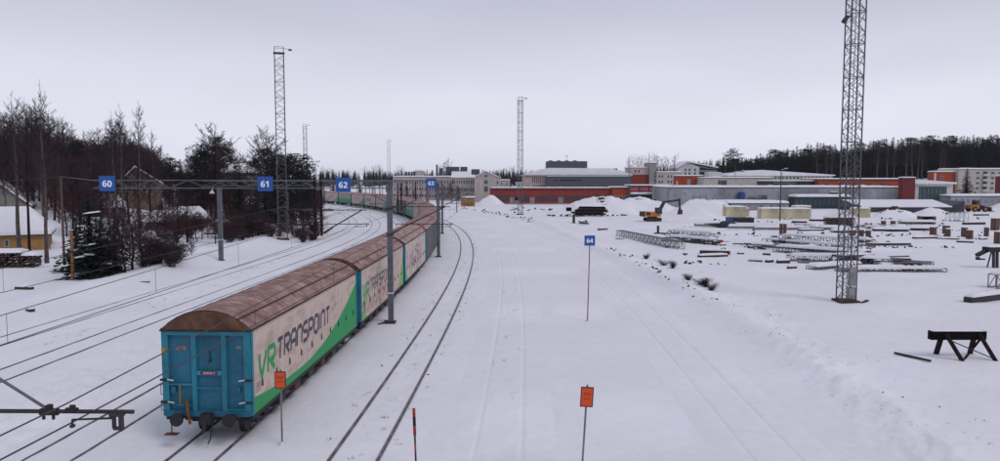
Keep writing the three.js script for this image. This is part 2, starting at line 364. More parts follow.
function sideTexture(style, seed) {
  const c = document.createElement('canvas'); c.width = TW; c.height = TH; const x = c.getContext('2d'), R = rng(seed);
  const base = { lettered: '#c6b3a8', hearts: '#c4b2a8', graffiti: '#c8b8ae', dark: '#574f54', plain: '#bfaea8', greenish: '#8f9b8c' }[style];
  x.fillStyle = base; x.fillRect(0, 0, TW, TH);
  const px = TW / WL, py = TH / (EAVE - FLOOR);
  // road dirt and rain streaks
  for (let k = 0; k < 520; k++) { const a = R(); x.fillStyle = a < 0.55 ? `rgba(70,52,48,${0.03 + R() * 0.12})` : `rgba(225,210,205,${0.03 + R() * 0.08})`; const w = 1 + R() * 5, y0 = R() * TH * 0.7; x.fillRect(R() * TW, y0, w, 30 + R() * (TH - y0)); }
  for (let k = 0; k < 260; k++) { x.fillStyle = `rgba(62,46,42,${0.02 + R() * 0.07})`; const w = 6 + R() * 60; x.beginPath(); x.ellipse(R() * TW, TH * (0.1 + R() * 0.95), w, 3 + R() * 16, 0, 0, 7); x.fill(); }
  const green = '#2b9253';
  const curve = (pts) => { x.beginPath(); x.moveTo(pts[0][0] * px, TH - pts[0][1] * py); for (let i = 1; i < pts.length; i++) { const p = pts[i]; p.length === 4 ? x.quadraticCurveTo(p[0] * px, TH - p[1] * py, p[2] * px, TH - p[3] * py) : x.lineTo(p[0] * px, TH - p[1] * py); } x.closePath(); x.fill(); };
  if (style === 'lettered' || style === 'hearts') {
    x.fillStyle = green;
    if (style === 'lettered') curve([[0, 0], [0, 0.6], [2.6, 0.26, 6.0, 0.3], [10.6, 0.45, WL, 2.45], [WL, 0]]);
    x.save(); x.translate(0, 0);
    const xe = drawWord(x, 'VR', 0.5 * px, TH - 1.12 * py, 0.85 * py, '#2f9150', 21);
    drawWord(x, 'TRAnSPOInT', xe + 0.1 * px, TH - 1.3 * py, 0.74 * py, style === 'lettered' ? '#474250' : '#6a6064', 17);
    x.restore();
    x.strokeStyle = '#6d6262'; x.lineWidth = 2; for (let k = 0; k < 5; k++) { x.strokeRect((0.2 + k * 0.1) * px, TH - 0.86 * py, 0.07 * px, 0.16 * py); x.strokeRect((0.25 + k * 0.09) * px, TH - 1.02 * py, 0.06 * px, 0.12 * py); }
  }
  if (style === 'hearts') {
        const cs = ['#a3656e', '#8f5560', '#7d8c5a', '#b07a7f', '#96636b'];
    for (let k = 0; k < 26; k++) { x.fillStyle = cs[k % 5]; const u = (0.5 + k * 0.42) * px, v = TH - (0.35 + 0.55 * ((k * 7) % 3) / 2 + R() * 0.15) * py; x.beginPath(); x.ellipse(u, v, 0.13 * px, 0.22 * py, 0.3, 0, 7); x.fill(); }
    x.strokeStyle = '#5d9a55'; x.lineWidth = 8; for (let k = 0; k < 5; k++) { x.beginPath(); x.ellipse((0.9 + k * 0.05) * px, TH - 1.0 * py, 0.35 * px, (0.4 + k * 0.12) * py, 0.4, 0.5, 5.4); x.stroke(); }
    x.fillStyle = '#7fae5e'; curve([[WL - 2.4, 0], [WL - 1.2, 0.8, WL, 2.4], [WL, 0]]); curve([[0, 0], [0, 0.55], [0.8, 0.35, 1.6, 0]]);
  }
  if (style === 'graffiti') {
    x.fillStyle = '#5fb08c'; curve([[0, 0], [0, 1.0], [0.7, 0.6, 1.6, 0]]); x.fillStyle = '#53a785'; x.fillRect(TW - 0.35 * px, 0, 0.35 * px, TH);
    x.lineJoin = 'round'; x.lineCap = 'round';
    for (const [col, lw, n] of [['#c59aa6', 22, 10], ['#8d7b92', 16, 12], ['#4c4560', 9, 26]]) { x.strokeStyle = col; x.lineWidth = lw; for (let k = 0; k < n; k++) { const u = (3.4 + R() * 7.6) * px, v = TH - (0.5 + R() * 1.6) * py; x.beginPath(); x.moveTo(u, v); x.bezierCurveTo(u + (R() - 0.3) * 160, v - 90 * R(), u + (R() - 0.5) * 160, v + 90 * R(), u + (R() - 0.4) * 180, v + (R() - 0.5) * 130); x.stroke(); } }
    x.strokeStyle = '#b2747c'; x.lineWidth = 10; for (let k = 0; k < 6; k++) { const u = (1.2 + R() * 1.6) * px, v = TH - (0.7 + R()) * py; x.beginPath(); x.moveTo(u, v); x.lineTo(u + 40 * (R() - 0.5), v - 60 * R()); x.stroke(); }
  }
  if (style === 'dark') { for (let k = 0; k < 80; k++) { x.fillStyle = `rgba(${140 + R() * 60},${130 + R() * 55},${138 + R() * 50},${0.05 + R() * 0.16})`; x.fillRect(R() * TW, R() * TH, 10 + R() * 70, 14 + R() * 60); } x.fillStyle = '#46986b'; x.fillRect(0, TH * 0.25, 0.25 * px, TH * 0.75); }
  if (style === 'plain') { x.fillStyle = '#5d9c73'; curve([[7, 0], [12, 0.4, WL, 2.2], [WL, 0]]); drawWord(x, 'TRAnSPOInT', 3.0 * px, TH - 1.5 * py, 0.7 * py, '#857a78', 9); }
  if (style === 'greenish') { x.fillStyle = '#4e8f63'; x.fillRect(0, TH * 0.55, TW, TH * 0.45); x.fillStyle = 'rgba(40,50,45,0.55)'; for (let k = 0; k < 5; k++) x.fillRect((k * 3.06) * px, 0, 5, TH); for (let k = 0; k < 40; k++) { x.fillStyle = `rgba(170,160,150,${R() * 0.2})`; x.fillRect(R() * TW, R() * TH, 60 * R(), 50 * R()); } }
  const t = new THREE.CanvasTexture(c); t.colorSpace = THREE.SRGBColorSpace; t.anisotropy = 8; t.wrapS = t.wrapT = THREE.ClampToEdgeWrapping; return t;
}
// roof sheet: brown paint worn by rust, thin frost lying in crusts on it
function roofTexture(seed, frost) {
  const W = 768, Hh = 192, d = new Uint8Array(W * Hh * 4);
  for (let j = 0; j < Hh; j++) for (let i = 0; i < W; i++) {
    const u = i / W * WL, v = j / Hh * 3.6, cell = (u % 1.02) / 1.02;
    const n = fbm(u * 1.1 + seed * 9, v * 1.6, 5, seed), f = fbm(u * 2.1, v * 2.9 + seed, 4, seed + 9), g = vnoise(u * 26, v * 26, seed + 3);
    const crust = smooth(0.55 - frost * 0.55, 1.05 - frost * 0.30, n * 0.6 + f * 0.45 + 0.05 * Math.sin(cell * 6.28 + n * 3)) * (0.75 + 0.35 * g);
    const rst = 0.82 + (f - 0.5) * 0.5;
    const b = [0.47 * rst + 0.12, 0.345 * rst + 0.10, 0.305 * rst + 0.095], k = 4 * (j * W + i), a = clamp(crust, 0, 0.9) * (0.45 + 0.2 * frost);
    d[k] = clamp(lerp(b[0], 0.79, a), 0, 1) * 255; d[k + 1] = clamp(lerp(b[1], 0.71, a), 0, 1) * 255; d[k + 2] = clamp(lerp(b[2], 0.715, a), 0, 1) * 255; d[k + 3] = 255;
  }
  const t = new THREE.DataTexture(d, W, Hh); t.magFilter = THREE.LinearFilter; t.minFilter = THREE.LinearMipmapLinearFilter; t.generateMipmaps = true; t.colorSpace = THREE.SRGBColorSpace; t.wrapS = t.wrapT = THREE.RepeatWrapping; t.needsUpdate = true; return t;
}
const SIDE = {}; for (const [k, s] of [['lettered', 3], ['hearts', 5], ['graffiti', 8], ['dark', 11], ['plain', 14], ['greenish', 17]]) SIDE[k] = new THREE.MeshStandardMaterial({ map: sideTexture(k, s), roughness: 0.8, bumpMap: withRepeat(fineBump, 5, 1), bumpScale: 0.006 });
const ROOF = [[1, 0.55], [2, 0.8], [3, 0.95]].map(([s, f]) => new THREE.MeshStandardMaterial({ map: roofTexture(s, f), roughness: 0.85, bumpMap: withRepeat(fineBump, 8, 2), bumpScale: 0.008 }));

const roofY = (x) => { const half = WW / 2, r = (half * half + (RIDGE - EAVE) ** 2) / (2 * (RIDGE - EAVE)); return RIDGE - r + Math.sqrt(Math.max(0, r * r - x * x)); };
function wheelset(parent, z) {
  for (const s of [-1, 1]) {
    const w = part('wheel', S3().tube([s * 0.70, 0.46, z], [s * 0.84, 0.46, z], 0.46, 0.44, 18).tube([s * 0.66, 0.46, z], [s * 0.70, 0.46, z], 0.49, 0.49, 18), M.steelDark, parent);
    part('axle_box', S3().box(s * 1.08, 0.5, z, 0.22, 0.28, 0.32), M.black, parent);
  }
  part('axle', S3().tube([-0.7, 0.46, z], [0.7, 0.46, z], 0.08, 0.08, 8), M.black, parent);
}
const roofShape = (() => {
  const n = 16, g = S3(), a = WL / 2;
  let acc = 0; const pts = []; for (let i = 0; i <= n; i++) { const x = -WW / 2 - 0.03 + (WW + 0.06) * i / n; const y = roofY(clamp(x, -WW / 2, WW / 2)) + 0.02; if (i) acc += Math.hypot(x - pts[i - 1][0], y - pts[i - 1][1]); pts.push([x, y, acc]); }
  for (let i = 0; i < n; i++) { const [x0, y0, u0] = pts[i], [x1, y1, u1] = pts[i + 1];
    g.quad([x0, y0, a], [x1, y1, a], [x1, y1, -a], [x0, y0, -a], [[0, u0 / acc], [0, u1 / acc], [1, u1 / acc], [1, u0 / acc]]); }
  return g.geo();
})();
const ribShape = (() => { const g = S3(), n = 12; for (let i = 0; i < n; i++) { const x0 = -WW / 2 + WW * i / n, x1 = -WW / 2 + WW * (i + 1) / n; g.bar([x0, roofY(x0) + 0.028, 0], [x1, roofY(x1) + 0.028, 0], 0.055, 0.03); } return g.geo(); })();
const archShape = (() => { const g = S3(), pts = []; for (let i = 0; i <= 16; i++) { const x = WW / 2 - WW * i / 16; pts.push([x, roofY(x)]); } pts.push([-WW / 2, EAVE - 0.02], [WW / 2, EAVE - 0.02]); g.prism(pts, -0.04, 0.04); return g.geo(); })();
const hookShape = S3().prism([[-0.045, -0.13], [0.045, -0.13], [0.05, -0.02], [0.015, 0.13], [-0.015, 0.13], [-0.05, -0.02]], -0.012, 0.02).geo();

function endWall(w, z, dir, detail) {
  // teal end: recessed panels, corner posts, two uprights and cross rails
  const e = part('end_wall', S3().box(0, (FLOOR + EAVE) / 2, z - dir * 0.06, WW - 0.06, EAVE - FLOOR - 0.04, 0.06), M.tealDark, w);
  const post = (x, ww, name = 'upright') => part(name, S3().box(x, (FLOOR + EAVE) / 2 - 0.02, z + dir * 0.01, ww, EAVE - FLOOR - 0.08, 0.13), M.teal, w);
  post(-WW / 2 + 0.13, 0.22, 'corner_post'); post(WW / 2 - 0.13, 0.22, 'corner_post'); post(-0.42, 0.16); post(0.62, 0.16);
  part('top_rail', S3().box(0, EAVE - 0.10, z + dir * 0.015, WW - 0.05, 0.13, 0.15), M.teal, w);
  part('eave_strip', S3().box(0, EAVE - 0.005, z + dir * 0.03, WW + 0.02, 0.05, 0.2), M.black, w);
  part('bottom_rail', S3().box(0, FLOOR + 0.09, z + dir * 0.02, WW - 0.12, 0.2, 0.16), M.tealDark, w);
  const arch = part('roof_end', archShape, M.brown, w); arch.position.set(0, 0, z + dir * 0.05);
  if (!detail) return;
  part('cross_rail', S3().bar([-WW / 2 + 0.2, 2.12, z + dir * 0.05], [-0.5, 2.12, z + dir * 0.05], 0.06, 0.05), M.teal, w);
  part('cross_rail', S3().bar([-0.34, 2.0, z + dir * 0.06], [0.55, 2.0, z + dir * 0.06], 0.035, 0.03), M.teal, w);
  part('cross_rail', S3().bar([0.7, 1.25, z + dir * 0.05], [1.3, 1.25, z + dir * 0.05], 0.05, 0.05), M.teal, w);
  part('step_rail', S3().pipe([[-1.05, 1.42, z + 0.03 * dir], [-1.05, 1.42, z + 0.14 * dir], [-0.5, 1.42, z + 0.14 * dir]], 0.018), M.teal, w);
  part('step_ladder', S3().bar([-0.92, 1.42, z + 0.1 * dir], [-0.92, 2.1, z + 0.1 * dir], 0.07, 0.03), mat([0.34, 0.24, 0.06], { rough: 0.6, rep: 1 }), w);
  part('lamp_bracket', S3().box(-1.16, 1.93, z + 0.04 * dir, 0.15, 0.22, 0.08), M.tealDark, w);
  part('lamp_bracket', S3().box(1.1, 1.93, z + 0.04 * dir, 0.12, 0.2, 0.08), M.tealDark, w);
  for (const s of [-1, 1]) for (const y of [1.5, 2.28]) {
    const h = part('latch', S3().box(s * (WW / 2 - 0.10), y, z + 0.09 * dir, 0.3, 0.07, 0.05), M.black, w);
    part('latch_handle', S3().bar([s * (WW / 2 - 0.42), y - 0.02, z + 0.1 * dir], [s * (WW / 2 - 0.2), y + 0.02, z + 0.1 * dir], 0.04, 0.04), mat([0.5, 0.5, 0.52], { rough: 0.5, tex: null }), h);
  }
  // lettered plate
  const c = document.createElement('canvas'); c.width = 256; c.height = 48; const x = c.getContext('2d'); x.fillStyle = '#2a7f95'; x.fillRect(0, 0, 256, 48); x.fillStyle = '#4a1d2c'; x.fillRect(38, 4, 176, 40); x.fillStyle = '#e9b6c0'; x.font = 'bold 34px sans-serif'; x.textAlign = 'center'; x.textBaseline = 'middle'; x.fillText('SHSSS-Y', 126, 25);
  const t = new THREE.CanvasTexture(c); t.colorSpace = THREE.SRGBColorSpace;
  const pl = part('number_plate', new THREE.BoxGeometry(0.86, 0.15, 0.02), [M.teal, M.teal, M.teal, M.teal, new THREE.MeshStandardMaterial({ map: t, roughness: 0.6 }), M.teal], w); pl.position.set(0.1, 2.52, z + 0.05 * dir);
  part('notice', S3().box(-0.88, 3.36, z - dir * 0.02, 0.4, 0.15, 0.02), mat([0.26, 0.24, 0.24], { tex: rustTex, rep: 2 }), w);
  part('notice', S3().box(1.12, 3.4, z - dir * 0.02, 0.22, 0.1, 0.02), mat([0.3, 0.27, 0.26], { tex: rustTex, rep: 3 }), w);
  part('notice', S3().box(-WW / 2 + 0.12, 3.3, z + dir * 0.085, 0.13, 0.24, 0.012), mat([0.4, 0.31, 0.05], { rep: 2 }), w);
  part('peg', S3().tube([0.12, 2.95, z + dir * 0.02], [0.12, 3.3, z + dir * 0.02], 0.02, 0.012, 6).box(0.12, 2.93, z + dir * 0.02, 0.07, 0.08, 0.05), M.black, w);
  part('brake_lever', S3().pipe([[-0.7, 1.6, z + 0.12 * dir], [-0.6, 1.2, z + 0.22 * dir], [-0.55, 0.78, z + 0.2 * dir]], 0.05, 6), mat([0.32, 0.14, 0.03], { tex: rustTex, rep: 2 }), w);
  for (const y of [1.2, 1.75]) part('grab_iron', S3().pipe([[-WW / 2 + 0.02, y, z], [-WW / 2 - 0.06, y, z + 0.05 * dir], [-WW / 2 - 0.06, y + 0.34, z + 0.05 * dir], [-WW / 2 + 0.02, y + 0.34, z]], 0.014, 5), M.galv, w);
  const tail = part('tail_plate', S3().box(-1.12, 0.48, z + 0.35 * dir, 0.44, 0.03, 0.24), mat([0.2, 0.07, 0.055], { tex: rustTex, rep: 2 }), w);
  part('plate_rod', S3().tube([-1.12, 0.49, z + 0.35 * dir], [-1.12, 0.85, z + 0.35 * dir], 0.02, 0.02, 5), M.black, tail);
  part('brake_hose', S3().pipe([[0.25, 0.85, z + 0.2 * dir], [0.28, 0.6, z + 0.42 * dir], [0.22, 0.32, z + 0.4 * dir], [0.12, 0.15, z + 0.34 * dir]], 0.025, 6), M.rubber, w);
}
function makeWagon(style, roof, label, detail) {
  const w = thing('freight_wagon', label, 'freight wagon', [0, 0, 0], 0, 'covered wagons of the freight train'), a = WL / 2;
  for (const s of [-1, 1]) {
    const g = S3(), x = s * WW / 2, z0 = a - 0.16, z1 = -a + 0.16, y0 = FLOOR, y1 = EAVE;
    // lettering reads from the rear on the right side, from the front on the left
    if (s > 0) g.quad([x, y0, z0], [x, y0, z1], [x, y1, z1], [x, y1, z0], [[0, 0], [1, 0], [1, 1], [0, 1]]);
    else g.quad([x, y0, z1], [x, y0, z0], [x, y1, z0], [x, y1, z1], [[0, 0], [1, 0], [1, 1], [0, 1]]);
    const xi = x - s * 0.05; g.quad([xi, y0, z1], [xi, y0, z0], [xi, y1, z0], [xi, y1, z1], [[0, 0], [1, 0], [1, 1], [0, 1]]);
    for (const y of [y0, y1]) g.quad([x, y, z0], [xi, y, z0], [xi, y, z1], [x, y, z1], [[0, 0.99], [0, 1], [1, 1], [1, 0.99]]);
    const wall = part('side_wall', g, SIDE[style], w);
    if (detail) for (let k = 0; k < 10; k++) { const h = part('hook', hookShape, M.steelDark, wall); h.position.set(x + s * 0.012, FLOOR + 0.92, a - 0.95 - k * 1.49); h.rotation.y = s * Math.PI / 2; }
    part('eave_rail', S3().bar([s * (WW / 2 + 0.03), EAVE + 0.0, a - 0.05], [s * (WW / 2 + 0.03), EAVE + 0.0, -a + 0.05], 0.07, 0.07), M.rust, w);
    part('sill', S3().box(s * (WW / 2 - 0.08), FLOOR - 0.1, 0, 0.1, 0.18, WL - 0.2), M.black, w);
    for (const e of [1, -1]) part('corner_frame', S3().box(s * (WW / 2 - 0.05), (FLOOR + EAVE) / 2 - 0.02, e * (a - 0.085), 0.14, EAVE - FLOOR - 0.05, 0.15), M.teal, w);
  }
  const rf = part('roof', roofShape, ROOF[roof], w);
  for (let k = 0; k <= 15; k++) { const r = part('roof_rib', ribShape, ROOF[roof], rf); r.position.z = a - 0.05 - k * (WL - 0.1) / 15; }
  part('roof_seam', S3().bar([WW / 2 - 0.42, roofY(WW / 2 - 0.42) + 0.05, a], [WW / 2 - 0.42, roofY(WW / 2 - 0.42) + 0.05, -a], 0.05, 0.035), M.rust, rf);
  endWall(w, a, 1, detail === 2); endWall(w, -a, -1, false);
  part('underframe', S3().box(0, FLOOR - 0.13, 0, 1.9, 0.24, WL - 0.5).bar([-1.2, 0.7, 3.5], [-1.2, 0.45, 1.4], 0.08).bar([-1.2, 0.45, 1.4], [-1.2, 0.45, -1.4], 0.08).bar([-1.2, 0.45, -1.4], [-1.2, 0.7, -3.5], 0.08).bar([1.2, 0.7, 3.5], [1.2, 0.45, 1.4], 0.08).bar([1.2, 0.45, 1.4], [1.2, 0.45, -1.4], 0.08).bar([1.2, 0.45, -1.4], [1.2, 0.7, -3.5], 0.08).box(0.7, 0.6, 0.8, 0.6, 0.4, 1.1), M.black, w);
  if (detail) for (let k = 0; k < 5; k++) part('equipment_box', S3().box(1.25, 0.62, 4.2 - k * 1.9, 0.3, 0.36, 0.7), k % 2 ? M.rust : M.steelDark, w);
  for (const e of [1, -1]) {
    const b = new THREE.Group(); b.name = 'bogie'; w.add(b);
    part('bogie_frame', S3().box(-1.02, 0.62, e * 5.3, 0.14, 0.24, 2.5).box(1.02, 0.62, e * 5.3, 0.14, 0.24, 2.5).box(0, 0.62, e * 5.3, 2.1, 0.2, 0.4), M.black, b);
    wheelset(b, e * 5.3 + 0.9); wheelset(b, e * 5.3 - 0.9);
    for (const s of [-1, 1]) { const bf = part('buffer', S3().tube([s * 0.9, 1.0, e * (a + 0.05)], [s * 0.9, 1.0, e * (a + 0.42)], 0.11, 0.11, 12).tube([s * 0.9, 1.0, e * (a + 0.42)], [s * 0.9, 1.0, e * (a + 0.47)], 0.23, 0.23, 16), M.black, w); }
    part('coupler', S3().box(0.05, 0.98, e * (a + 0.2), 0.36, 0.36, 0.34).bar([0.05, 0.95, e * (a + 0.3)], [0.05, 0.62, e * (a + 0.52)], 0.12, 0.08), M.black, w);
  }
  return w;
}
{
  const S0 = 24.2, PITCH = WL + 1.1, H0 = 0.05;
  const order = ['lettered', 'hearts', 'graffiti', 'dark', 'greenish', 'plain', 'greenish', 'plain', 'greenish', 'dark', 'plain', 'plain', 'hearts', 'plain', 'greenish', 'plain', 'plain', 'greenish'];
  const said = {
    0: 'nearest wagon, large grey lettering on beige sides, teal end wall facing the camera', 1: 'second wagon from the near end, beige with lettering above rows of reddish drops', 2: 'third wagon from the near end, beige with purple graffiti',
    3: 'fourth wagon from the near end, with dark grey sides', 4: 'fifth wagon from the near end, green lower sides, on the inside of the bend',
  };
  const ord = ['', '', '', '', '', 'sixth', 'seventh', 'eighth', 'ninth', 'tenth', 'eleventh', 'twelfth', 'thirteenth', 'fourteenth', 'fifteenth', 'sixteenth', 'seventeenth', 'eighteenth'];
  const look = { dark: 'dark grey', plain: 'beige and green', greenish: 'green sided', hearts: 'beige and green lettered' };
  const proto = {};
  order.forEach((st, i) => {
    const label = said[i] || `${ord[i]} wagon from the near end of the train, ${look[st]}, beyond the bend`;
    let w;
    if (i < 4) w = makeWagon(st, i === 0 ? 0 : i === 1 ? 1 : 2, label, i === 0 ? 2 : i < 3 ? 1 : 0);
    else if (!proto[st]) w = proto[st] = makeWagon(st, 2, label, 0);
    else w = copyOf(proto[st], label);
    const sc = S0 + WL / 2 + i * PITCH, off = TRACK.train(sc), f = onPath(sc + 5.3, off), b = onPath(sc - 5.3, off);
    w.position.set((f.x + b.x) / 2, H0, (f.z + b.z) / 2); w.rotation.y = -Math.atan2(f.x - b.x, -(f.z - b.z));
  });
}
// ---------------------------------------------------------------- overhead line
const WIRE_H = 6.15;
M.barkPole = mat([0.14, 0.09, 0.075], { rough: 0.9, tex: streaks, rep: 0.5 });
function boxPole(parent, name, x, z, h, w = 0.3) {
  // welded square mast on a footing
  const p = part(name, S3().box(x, h / 2, z, w, h, w), M.steel, parent);
  part('base_plate', S3().box(x, 0.06, z, w + 0.28, 0.12, w + 0.28), M.steelDark, p);
  return p;
}
function trussBeam(parent, a, b, y0, y1, bay, m = M.steel) {
  const L = Math.hypot(b[0] - a[0], b[1] - a[1]), n = Math.round(L / bay), P = (t, y, o) => { const dx = (b[0] - a[0]) / L, dz = (b[1] - a[1]) / L; return [a[0] + dx * L * t - dz * o, y, a[1] + dz * L * t + dx * o]; };
  for (const y of [y0, y1]) for (const o of [-0.2, 0.2]) part('chord', S3().bar(P(0, y, o), P(1, y, o), 0.055, 0.055), m, parent);
  for (const o of [-0.2, 0.2]) for (let i = 0; i < n; i++) part('brace', S3().bar(P(i / n, i % 2 ? y1 : y0, o), P((i + 1) / n, i % 2 ? y0 : y1, o), 0.022, 0.022), m, parent);
  for (let i = 0; i <= n; i += 2) part('tie', S3().bar(P(i / n, y1, -0.2), P(i / n, y1, 0.2), 0.03, 0.03), m, parent);
}
// bracket that carries the wires of one track: pole side at x0, wire at x1
function cantilever(parent, x0, x1, z, yTop = 7.35, yLow = 5.85, slopeFrom = 5.75) {
  const s = Math.sign(x1 - x0), c = new THREE.Group(); c.name = 'cantilever'; parent.add(c);
  const ins = (a, b) => { const g = S3(), n = 7; for (let i = 0; i < n; i++) { const t0 = i / n, t1 = (i + 0.55) / n, q = (t) => [0, 1, 2].map((k) => lerp(a[k], b[k], t)); g.tube(q(t0), q(t1), 0.085, 0.06, 8); } g.tube(a, b, 0.035, 0.035, 6); part('insulator', g, M.insul, c); };
  const tip = x1 + s * 0.55;
  ins([x0 + s * 0.15, slopeFrom, z], [x0 + s * 0.75, lerp(slopeFrom, yTop, 0.75 / Math.abs(tip - x0)), z]);
  part('strut', S3().tube([x0, slopeFrom, z], [tip, yTop, z], 0.04, 0.04, 7), M.steelDark, c);
  ins([x0 + s * 0.15, yTop, z], [x0 + s * 0.8, yTop, z]);
  part('top_tube', S3().tube([x0, yTop, z], [tip + s * 0.3, yTop, z], 0.03, 0.03, 6), M.steelDark, c);
  part('register_arm', S3().tube([x0 + s * 0.35, 6.35, z], [tip + s * 0.5, 6.35, z], 0.028, 0.028, 6).tube([tip + s * 0.3, 6.35, z], [tip + s * 0.3, 6.18, z], 0.03, 0.03, 6).tube([tip + s * 0.3, 6.2, z], [x1, 6.17, z], 0.018, 0.018, 6), M.steelDark, c);
  return c;
}
function numberSign(text, x, y, z, size, label, post) {
  const c = document.createElement('canvas'); c.width = c.height = 128; const k = c.getContext('2d'); k.fillStyle = '#17509b'; k.fillRect(0, 0, 128, 128); k.fillStyle = '#f1f3f8'; k.font = 'bold 74px sans-serif'; k.textAlign = 'center'; k.textBaseline = 'middle'; k.fillText(text, 64, 66);
  const t = new THREE.CanvasTexture(c); t.colorSpace = THREE.SRGBColorSpace;
  const edge = mat([0.012, 0.07, 0.25], { tex: null, rough: 0.5 });
  const o = thing('track_number_sign', label, 'sign', [x, 0, z], 0, 'blue track number signs');
  const p = part('panel', new THREE.BoxGeometry(size, size * 0.97, 0.05), [edge, edge, edge, edge, new THREE.MeshStandardMaterial({ map: t, roughness: 0.45 }), edge], o); p.position.y = y;
  if (post) post(o); else for (const s of [-1, 1]) part('hanger', S3().box(s * size * 0.3, y + 0.05, -0.09, 0.06, size * 0.9, 0.12), M.steelDark, o);
  return o;
}
// near portal (carries signs 60 to 62), 46 m out
{
  const Z = -45.7, o = thing('catenary_portal', 'nearest portal over the tracks, grey mast right of the train, lattice beam', 'catenary portal');
  boxPole(o, 'mast', -6.98, Z, 8.75, 0.32); part('mast_band', S3().box(-6.98, 1.95, Z, 0.36, 0.09, 0.36), mat([0.6, 0.6, 0.62], { tex: null }), o); part('mast_clamp', S3().box(-6.98, 5.7, Z, 0.42, 0.14, 0.42), M.steelDark, o); part('mast_clamp', S3().box(-6.98, 7.35, Z, 0.42, 0.12, 0.42), M.steelDark, o);
    trussBeam(o, [-25.6, Z], [-6.8, Z], 8.62, 9.12, 1.2, M.steel);
  part('anchor_cable', S3().pipe([[-25.6, 9.1, Z], [-47, 9.45, -77.4], [-62, 8.7, -88], [-80, 8.9, -98]], 0.03, 5), M.wire, o);
  for (const x of [-11.72, -11.32]) part('drop_post', S3().box(x, 7.45, Z, 0.13, 3.7, 0.16), M.rustDark, o);
  cantilever(o, -11.32, -9.3, Z, 7.24); cantilever(o, -11.72, -13.9, Z, 7.24); cantilever(o, -6.98, -4.0, Z, 7.45);
  part('bolts', S3().tube([-7.2, 0.12, Z + 0.25], [-7.75, 0.02, Z + 0.5], 0.05, 0.05, 6).box(-7.3, 0.1, Z + 0.1, 0.2, 0.2, 0.2), M.steelDark, o);
  numberSign('60', -24.6, 8.92, Z + 0.42, 0.98, 'blue square sign with number 60 above the left tracks');
  numberSign('61', -14.7, 8.9, Z + 0.42, 0.94, 'blue square sign with number 61 left of the train');
  numberSign('62', -9.82, 8.84, Z + 0.42, 0.92, 'blue square sign with number 62 over the train');
}
// second portal, 81 to 85 m out
{
  const o = thing('catenary_portal', 'second portal, grey beam between the left mast and the mast beside sign 63', 'catenary portal');
  const A = [-47.0, -77.4], B = [-31.38, -80.76], C = [-7.27, -84.9];
  boxPole(o, 'mast', B[0], B[1], 8.3, 0.42); boxPole(o, 'mast', C[0], C[1], 8.7, 0.36); part('mast', S3().tube([A[0], -0.2, A[1]], [A[0], 9.5, A[1]], 0.14, 0.1, 8), M.barkPole, o);
  trussBeam(o, [-33, -80.42], [-7.1, -84.93], 8.45, 8.95, 1.3);
  part('mast_band', S3().box(B[0], 2.4, B[1], 0.46, 0.1, 0.46), mat([0.5, 0.5, 0.52], { tex: null }), o);
  for (const x of [-11.9, -11.5]) part('drop_post', S3().box(x, 7.1, -84.05, 0.13, 3.2, 0.16), M.rustDark, o);
  cantilever(o, -11.5, -9.5, -84.05); cantilever(o, -11.9, -14.2, -84.05); cantilever(o, -7.27, -4.2, -84.9, 7.5);
  part('lamp', S3().tube([-31.9, 8.3, -80.4], [-31.9, 7.9, -80.0], 0.03, 0.03, 6).tube([-31.9, 7.6, -80.0], [-31.9, 7.95, -80.0], 0.3, 0.1, 12), mat([0.6, 0.6, 0.62], { tex: null }), o);
  numberSign('63', -8.0, 8.72, -84.0, 1.15, 'blue square sign with number 63 right of the train roofs');
}
// portals farther round the bend
function farPortal(s, left, label) {
  const o = thing('catenary_portal', label, 'catenary portal'), a = onPath(s, -3.2), b = onPath(s, left);
  boxPole(o, 'mast', a.x, a.z, 8.9, 0.32); boxPole(o, 'mast', b.x, b.z, 8.9, 0.32);
  trussBeam(o, [b.x, b.z], [a.x, a.z], 8.4, 8.95, 1.3);
  const c = onPath(s, -7.6); part('drop_post', S3().box(c.x, 7.2, c.z, 0.2, 3.0, 0.2), M.rustDark, o);
  const e = onPath(s, 1); part('bracket', S3().bar([a.x, 7.4, a.z], [e.x, 7.4, e.z], 0.07).bar([a.x, 5.8, a.z], [e.x, 7.4, e.z], 0.07), M.steelDark, o);
}
farPortal(122, -28.5, 'third portal, at the start of the bend with its left mast before the trees');
farPortal(161, -26, 'fourth portal, inside the bend behind the train'); farPortal(200, -26, 'fifth portal, far round the bend'); farPortal(240, -26, 'farthest portal, at the end of the visible train');
// single masts
for (const [x, d, h, lab] of [[-12.0, 200, 7.4, 'slim grey mast before the beige school building'], [-18.5, 186, 7.6, 'slim grey mast just right of the train roofs on the bend'], [-28, 232, 9, 'distant slim mast over the far wagons']]) {
  const o = thing('line_mast', lab, 'mast', [x, 0, -d]); part('pole', S3().tube([0, 0, 0], [0, h, 0], 0.14, 0.1, 8), M.steel, o); part('arm', S3().bar([0, h - 0.6, 0], [1.8, h - 0.4, 0.2], 0.07), M.steelDark, o); part('arm', S3().bar([0, h - 2, 0], [1.6, h - 0.5, 0.2], 0.06), M.steelDark, o);
}
